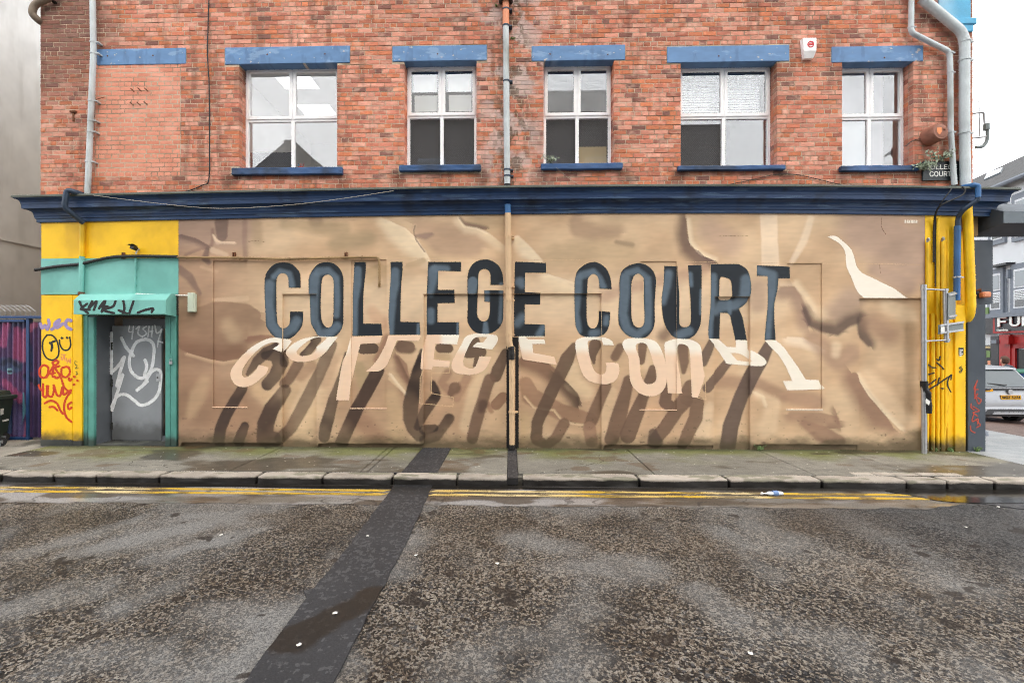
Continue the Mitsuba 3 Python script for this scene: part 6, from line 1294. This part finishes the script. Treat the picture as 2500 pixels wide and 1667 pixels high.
sk = [on_roof(2405, 441), on_roof(2413, 425), on_roof(2450, 412), on_roof(2444, 424)]
put('skylight', hull([q + nR * s for q in sk for s in (.0, .08)]), 'bright_pane', RF)
put('eaves_gutter', tube([np.array([*(nearp + ro), eave - .08]), np.array([*(far + ro), eave - .08])], .09, 8), 'window_trim_grey', k)
for i, (x0, y0, x1, y1) in enumerate(((2469, 478, 2516, 592), (2466, 647, 2514, 765), (2412, 474, 2452, 602), (2410, 660, 2448, 768))):
    W_ = wall_box(x0, y0, x1, y1, -.05, .10, 'window', 'window_trim_grey', k); dx, dy = (x1 - x0) * .17, (y1 - y0) * .1; ym = (y0 + y1) / 2
    for u, (ya, yb) in enumerate(((y0 + dy, ym - 2), (ym + 2, y1 - dy))):
        wall_box(x0 + dx, ya, x1 - dx, yb, .05, .115, 'sash', 'cream_render', W_); wall_box(x0 + dx + 3, ya + 4, x1 - dx - 3, yb - 4, .05, .125, 'pane', 'bright_pane' if u == 0 else 'dark_glass', W_)
    if i in (1, 3):
        for j in range(5): wall_box(x0 + dx + 3, ym + 8 + j * 4, x1 - dx - 3, ym + 10 + j * 4, .05, .130, 'blind', 'blind_white', W_)
wall_box(2456, 659, 2461, 680, 0, .2, 'meter_box', 'window_trim_grey', k); wall_box(2411, 650, 2456, 655, 0, .3, 'lamp_arm', 'shop_black', k)
c0, c1 = on_w(2457, 680, .06), on_w(2458, 762, .06); put('wall_pipe', tube([c0, c1], .03, 6), 'window_trim_grey', k)
wall_box(2405, 767, 2560, 777, -.05, .35, 'shop_cornice', 'window_trim_grey', k)
SH = k
SF = wall_box(2424, 772, 2620, 814, -.05, .22, 'fascia_sign', 'shop_red', k, label='red framed black shop fascia with white letters'); wall_box(2429, 775.5, 2600, 809, .1, .235, 'fascia_board', 'shop_black', SF)
def shop_text(s, px, py, hpx, m, wide):
    a = on_w(px, py, .245); u = np.array([-dirv[0], -dirv[1], 0]); hh = hpx / FPX * ((a - EYE) @ FWD); t = meshkit.text_mesh(s, hh, .02, True); v = np.array(t.vertices); wd = v[:, 0].max() - v[:, 0].min(); b = on_w(px + wide, py, .245)
    v[:, 0] = (v[:, 0] - v[:, 0].min()) * np.linalg.norm((b - a)[:2]) / wd
    put('lettering', trimesh.Trimesh(a + v[:, :1] * u + v[:, 1:2] * np.array([0, 0, 1.0]) + v[:, 2:] * NW, t.faces, process=False), m, SF)
shop_text('F', 2437.5, 798.5, 23, 'shop_red', 22); shop_text('U', 2467.5, 797.5, 23, 'shop_red', 26)
A_t = on_w; 
def shop_text2(s, px, py, hpx, m, wide, off): 
    a = on_w(px, py, off); u = np.array([-dirv[0], -dirv[1], 0]); hh = hpx / FPX * ((a - EYE) @ FWD); t = meshkit.text_mesh(s, hh, .02, True); v = np.array(t.vertices); wd = v[:, 0].max() - v[:, 0].min(); b = on_w(px + wide, py, off)
    v[:, 0] = (v[:, 0] - v[:, 0].min()) * np.linalg.norm((b - a)[:2]) / wd
    put('lettering', trimesh.Trimesh(a + v[:, :1] * u + v[:, 1:2] * np.array([0, 0, 1.0]) + v[:, 2:] * NW, t.faces, process=False), m, SF)
shop_text2('F', 2436, 797, 23, 'sign_white_paint', 22, .275); shop_text2('U', 2465.5, 796, 23, 'sign_white_paint', 26, .275); shop_text2('N', 2496, 795, 23, 'sign_white_paint', 24, .275)
shop_text2('Gaming', 2434.5, 808, 4.2, 'sign_white_paint', 27, .265)
wall_box(2439, 817, 2466, 980, -.05, .15, 'shop_pilaster', 'shop_red', k); wall_box(2442, 820, 2462, 840, .1, .28, 'shop_corbel', 'shop_red', k)
wall_box(2418, 820, 2438, 980, -.05, .12, 'shop_pilaster', 'shop_black', k); wall_box(2420, 830, 2432, 838, .1, .25, 'shop_corbel', 'window_trim_grey', k)
wall_box(2466, 817, 2600, 850, -.05, .10, 'roller_shutter', 'shop_red', k)
for j in range(6): wall_box(2476, 836 + j * 2.3, 2600, 837 + j * 2.3, .0, .13, 'shutter_slat', 'shop_red', k)
wall_box(2478, 853, 2600, 960, -.02, .06, 'shop_window', 'dark_glass', k); wall_box(2466, 850, 2478, 980, -.05, .12, 'shop_pilaster', 'shop_red', k)
wall_box(2396, 842, 2418, 975, -.02, .06, 'shop_window', 'dark_glass', k); wall_box(2398, 845, 2418, 850, .0, .09, 'shop_blind', 'room_beige', k); wall_box(2405, 874, 2418, 876, .0, .1, 'glazing_bar', 'shop_black', k)
wall_box(2411, 880, 2421, 890, .0, .09, 'display_poster', 'terracotta_plastic', k); wall_box(2408, 856, 2417, 872, .0, .09, 'display_poster', 'leaf_green', k)
wall_box(2395, 778, 2424, 815, -.05, .16, 'shop_fascia', 'shop_black', k); wall_box(2396, 752, 2412, 771, .08, .14, 'window_sticker', 'leaf_green', k)

# silver car seen from behind
k = thing('silver_car', 'silver suv parked in the side street, seen from behind', 'car')
CC = D(2471, 1000, 13.6); CX, CY, CZ = CC[0], CC[1], -.45
def CP(pts): return [np.array([CX + x, CY + y, CZ + z]) for x, y, z in pts]
def sym(pts): return CP([(s * x, y, z) for x, y, z in pts for s in (-1, 1)])
lower = hull(sym([(.80, .06, .36), (.85, .10, .52), (.86, .25, .78), (.84, .5, .98), (.87, 1.2, .62), (.87, 3.3, .60), (.80, 3.95, .55), (.62, 4.12, .6), (.80, 3.6, .92), (.84, 1.0, .99), (.78, .02, .62), (.74, .10, .95), (.84, 1.0, .34), (.84, 3.4, .34), (.6, 4.1, .36)]))
put('body', lower, 'car_silver', k, smooth=28)
put('cabin', hull(sym([(.76, .16, .97), (.80, .6, .99), (.62, .62, 1.50), (.56, .75, 1.54), (.58, 1.6, 1.56), (.54, 2.2, 1.48), (.76, 3.1, .97)])), 'car_silver', k, smooth=28)
put('spoiler', hull(sym([(.56, .50, 1.50), (.60, .80, 1.53), (.58, .48, 1.47), (.62, .80, 1.48)])), 'car_silver', k)
put('rear_window', hull(sym([(.68, .175, 1.02), (.56, .52, 1.45), (.68, .20, 1.02), (.56, .55, 1.45)])), 'car_glass', k)
for s in (-1, 1): put('side_window', hull(CP([(s * (.775 + e), y, z) if z < 1.1 else (s * (.63 + e), y, z) for e in (0, .012) for y, z in ((.55, 1.02), (2.9, 1.02), (.75, 1.46), (2.1, 1.46))])), 'car_glass', k)
put('wiper', tube(CP([(.02, .17, 1.06), (-.42, .24, 1.10)]), .014, 6), 'car_dark_plastic', k)
put('light_bar', hull(sym([(.62, .05, .93), (.62, .05, .985), (.70, .14, .93), (.70, .14, .985)])), 'car_dark_plastic', k)
for s in (-1, 1): put('tail_light', hull(CP([(s * x, y, z) for x, y, z in ((.46, .035, .90), (.46, .035, .96), (.76, .13, .88), (.78, .2, .97), (.7, .1, .885))])), 'amber_lens', k)
put('bumper', hull(sym([(.80, -.02, .44), (.84, .14, .58), (.84, .14, .36), (.78, -.02, .30), (.7, .2, .26), (.86, .5, .4)])), 'car_silver', k)
put('diffuser', hull(sym([(.78, -.035, .30), (.62, -.035, .44), (.80, .1, .24), (.6, .0, .24)])), 'car_dark_plastic', k)
put('skid_trim', hull(sym([(.55, -.05, .30), (.50, -.05, .36), (.55, .0, .29), (.5, .0, .37)])), 'car_silver', k)
PLT = put('number_plate', hull(sym([(.26, .025, .685), (.26, .03, .80), (.26, .05, .685), (.26, .06, .80)])), 'plate_yellow', k)
text(PLT, 'WGZ 3276', CX - .235, CZ + .708, .072, CY + .022, 'near_black', width=.47)
lg = tube(CP([(0, .06, .89), (0, .035, .89)]), .065, 16); put('badge', lg, 'galvanised_steel', k)
for s in (-1, 1):
    for y in (.80, 3.36):
        c = CP([(s * .76, y, .33)])[0]; ax = np.array([.1, 0, 0]); w_ = put('wheel', tube([c - ax * 1.0, c - ax * .8, c + ax * .8, c + ax], [.30, .33, .33, .30], 26), 'tyre_rubber', k, smooth=35); put('rim', tube([c - ax * 1.05, c + ax * 1.05], .21, 18), 'galvanised_steel', w_)
put('wheel_arch', hull(sym([(.80, .30, .3), (.80, 1.3, .3), (.80, .5, .70), (.80, 1.1, .70)])), 'car_dark_plastic', k)

# the passer-by behind the car
def body_mesh(bones, sub=.03):
    M_ = manifold3d.Manifold()
    for (p, r0), (q, r1) in bones:
        s0 = manifold3d.Manifold.sphere(r0, 20).translate(list(map(float, p))); s1 = manifold3d.Manifold.sphere(r1, 20).translate(list(map(float, q))); M_ += manifold3d.Manifold.batch_hull([s0, s1])
    M_ = M_.refine_to_length(sub); mm = M_.to_mesh(); t = trimesh.Trimesh(mm.vert_properties[:, :3], mm.tri_verts); trimesh.smoothing.filter_taubin(t, iterations=12); return t
k = thing('person', 'person in a dark grey hooded jacket with short brown hair walking away behind the car', 'person')
pd = D(2455, 871, 15.2); PX_, PY_ = pd[0], pd[1]; PZ_ = -.47; HT = pd[2] - PZ_; sc = HT / 1.76
J = lambda x, y, z: np.array([PX_ + x * sc, PY_ + y * sc, PZ_ + z * sc])
head = [((J(0, .03, 1.66), .088 * sc), (J(0, .05, 1.60), .075 * sc)), ((J(0, .0, 1.45), .062 * sc), (J(0, .04, 1.58), .058 * sc))]
hands = []
for s in (-1, 1):
    hx = s * .27; hands += [((J(s * .255, .05, .86), .03 * sc), (J(hx, .07, .80), .034 * sc))] + [((J(hx, .05 + .016 * f, .80), .011 * sc), (J(hx + s * .004, .055 + .016 * f, .72 - .012 * (f in (1, 2))), .008 * sc)) for f in range(4)] + [((J(hx - s * .01, .105, .82), .012 * sc), (J(hx - s * .012, .125, .765), .009 * sc))]
legs = []
for s, st in ((-1, .14), (1, -.14)): legs += [((J(s * .09, 0, .90), .10 * sc), (J(s * .09, st * .7, .50), .065 * sc)), ((J(s * .09, st * .7, .50), .065 * sc), (J(s * .09, st, .09), .045 * sc)), ((J(s * .09, st, .05), .045 * sc), (J(s * .10, st + .15, .04), .035 * sc))]
torso = [((J(0, 0, 1.36), .12 * sc), (J(0, 0, .98), .13 * sc)), ((J(-.16, 0, 1.40), .07 * sc), (J(.16, 0, 1.40), .07 * sc)), ((J(-.10, .0, 1.22), .12 * sc), (J(.10, 0, 1.22), .12 * sc))]
arms = []
for s in (-1, 1): arms += [((J(s * .19, 0, 1.39), .062 * sc), (J(s * .25, -.03, 1.13), .05 * sc)), ((J(s * .25, -.03, 1.13), .05 * sc), (J(s * .255, .05, .88), .036 * sc))]
put('body', body_mesh(head + hands + legs + torso + arms, .02), 'skin', k, smooth=60)
infl = lambda b, e: [((p, r + e), (q, t + e)) for (p, r), (q, t) in b]
hood = [((J(-.07, -.08, 1.46), .06 * sc), (J(.07, -.08, 1.46), .06 * sc)), ((J(0, -.09, 1.40), .07 * sc), (J(0, -.04, 1.48), .07 * sc))]
put('hooded_jacket', body_mesh(infl(torso + arms, .022) + hood), 'hoodie_fabric', k, smooth=60); put('trousers', body_mesh(infl([l for i, l in enumerate(legs) if i % 3 != 2], .014)), 'trouser_fabric', k, smooth=60)
put('shoe', body_mesh(infl([legs[2]], .012)), 'near_black', k, smooth=60); put('shoe', body_mesh(infl([legs[5]], .012)), 'near_black', k, smooth=60)
put('hair', body_mesh([((J(0, .0, 1.68), .092 * sc), (J(0, .0, 1.63), .086 * sc)), ((J(0, .06, 1.71), .07 * sc), (J(0, .02, 1.71), .08 * sc))]), 'hair_brown', k, smooth=60)
for s in (-1, 1): put('ear', body_mesh([((J(s * .083, .045, 1.63), .018 * sc), (J(s * .085, .05, 1.60), .014 * sc))], .01), 'skin', k, smooth=60)
put('face', body_mesh([((J(0, .128, 1.615), .012 * sc), (J(0, .112, 1.645), .009 * sc)), ((J(-.022, .108, 1.57), .008 * sc), (J(.022, .108, 1.57), .008 * sc)), ((J(-.035, .108, 1.645), .011 * sc), (J(-.03, .108, 1.645), .011 * sc)), ((J(.03, .108, 1.645), .011 * sc), (J(.035, .108, 1.645), .011 * sc))], .008), 'skin', k, smooth=60)

# blue skip with a green rim
k = thing('blue_skip', 'blue metal skip with a green rim right of the passer-by', 'skip')
s0 = D(2462, 906, 16.4); sx, sy, sz = s0[0], s0[1], s0[2]
put('body', hull([(sx + .1, sy + .05, sz - .06), (sx + 2.4, sy + .05, sz - .06), (sx + .1, sy + 1.5, sz - .06), (sx + 2.4, sy + 1.5, sz - .06), (sx + .35, sy + .2, -.5), (sx + 2.2, sy + .2, -.5), (sx + .35, sy + 1.3, -.5), (sx + 2.2, sy + 1.3, -.5)]), 'skip_blue', k)
put('rim', bx(sx, sx + 2.5, sy, sy + 1.6, sz - .07, sz, .015), 'skip_green', k)
put('panel_mark', bx(sx + .9, sx + 1.2, sy + .06, sy + .10, sz - .36, sz - .22), 'sign_white_paint', k)
# low dark bollard foot just beyond the pilaster
g = G(2408, 1063); k = thing('bollard', 'dark bollard on a grey foot just beyond the charcoal pilaster', 'bollard')
put('post', tube([(g[0] - .06, g[1] + .1, .05), (g[0] - .06, g[1] + .1, .98), (g[0] - .06, g[1] + .1, 1.02)], [.06, .06, .03], 16), 'shop_black', k, smooth=50); put('foot', tube([(g[0] - .06, g[1] + .1, 0), (g[0] - .06, g[1] + .1, .07), (g[0] - .06, g[1] + .1, .10)], [.15, .14, .08], 18), 'window_trim_grey', k)

# ------------------------------------------------------------------ litter
b = G(1886, 1204, ROAD_Z + .03); k = thing('plastic_bottle', 'crushed clear plastic bottle lying on the yellow lines', 'bottle')
ax = np.array([1, .06, 0]); rr = [.012, .013, .013, .03, .033, .028, .033, .029, .033, .030, .026]; tt = np.linspace(-.12, .12, 11); mb = tube([b + ax * t for t in tt], rr, 14); v = np.array(mb.vertices); v[:, 2] = b[2] + (v[:, 2] - b[2]) * .75; mb.vertices = v
put('shell', mb, 'bottle_plastic', k, smooth=40); put('label', tube([b + ax * .0, b + ax * .06], .0335, 14, caps=False), 'bottle_label', k); put('cap', tube([b - ax * .14, b - ax * .12], .015, 12), 'sign_white_paint', k)
r = np.random.default_rng(12)
for i, (px, py, lab) in enumerate(((1015, 1358, 'crumpled white paper scrap beside the dark trench strip'), (818, 1502, 'round white flattened scrap on the trench strip'), (898, 1312, 'small white scrap on the far part of the trench strip'), (730, 1580, 'small round white scrap low on the trench strip'), (1214, 1378, 'white scrap on the road right of the trench strip'), (1832, 1598, 'white scrap near the bottom of the road'), (2358, 1289, 'white scrap on the dark tarmac at the right'), (2437, 1239, 'white scrap on the asphalt patch by the gutter'), (540, 1308, 'pale scrap on the road left of the trench strip'))):
    g = G(px, py, ROAD_Z); n = 8; an = np.linspace(0, 2 * np.pi, n, endpoint=False); rad = .013 * (1 + .4 * r.random(n)); z0 = ROAD_Z + (.016 if i in (1, 2, 3) else .010)
    V = [(g[0] + rad[j] * math.cos(an[j]), g[1] + rad[j] * math.sin(an[j]), z0 + .006 * r.random()) for j in range(n)] + [(g[0], g[1], z0 + .008)]; F = [[j, (j + 1) % n, n] for j in range(n)]
    single('litter', trimesh.Trimesh(V, F, process=False), 'litter_white', lab, 'litter')

# ------------------------------------------------------------------ across the street, behind the camera: what the windows mirror
k = thing('opposite_building', 'long grey rendered building across the street behind the viewer', 'building')
OY = -13.2
put('wall', bx(-5.0, 6.8, OY - 8, OY, -.3, 11.6), 'opposite_render', k); put('parapet', bx(-5.1, 6.9, OY - 8.1, OY + .12, 11.6, 12.5), 'grey_render', k)
put('annexe', bx(6.8, 9.2, OY - 8, OY - .1, -.3, 11.1), 'opposite_render', k)
for zz in (1.0, 4.4, 7.8):
    for xx in np.arange(-4, 6, 2.4): w_ = put('window', bx(xx, xx + 1.2, OY - .02, OY + .05, zz, zz + 1.9), 'window_trim_grey', k); put('pane', bx(xx + .08, xx + 1.12, OY, OY + .06, zz + .08, zz + 1.82), 'dark_glass', w_)
k = thing('gabled_house', 'slate roofed gabled house across the street behind the viewer', 'house')
hx0, hx1, hxm = -13.0, -6.2, -9.6
put('wall', bx(hx0, hx1, OY - 9, OY, -.3, 7.6), 'opposite_render', k)
gm = prism(Polygon([(hx0 - .3, 7.6), (hx1 + .3, 7.6), (hxm + .2, 10.45), (hxm - .2, 10.45)]), OY - 9, OY + .1); RFk = put('roof', gm, 'slate', k)
put('ridge_cap', bx(hxm - .22, hxm + .22, OY - 9, OY + .14, 10.42, 10.56, .02), 'slate', RFk)
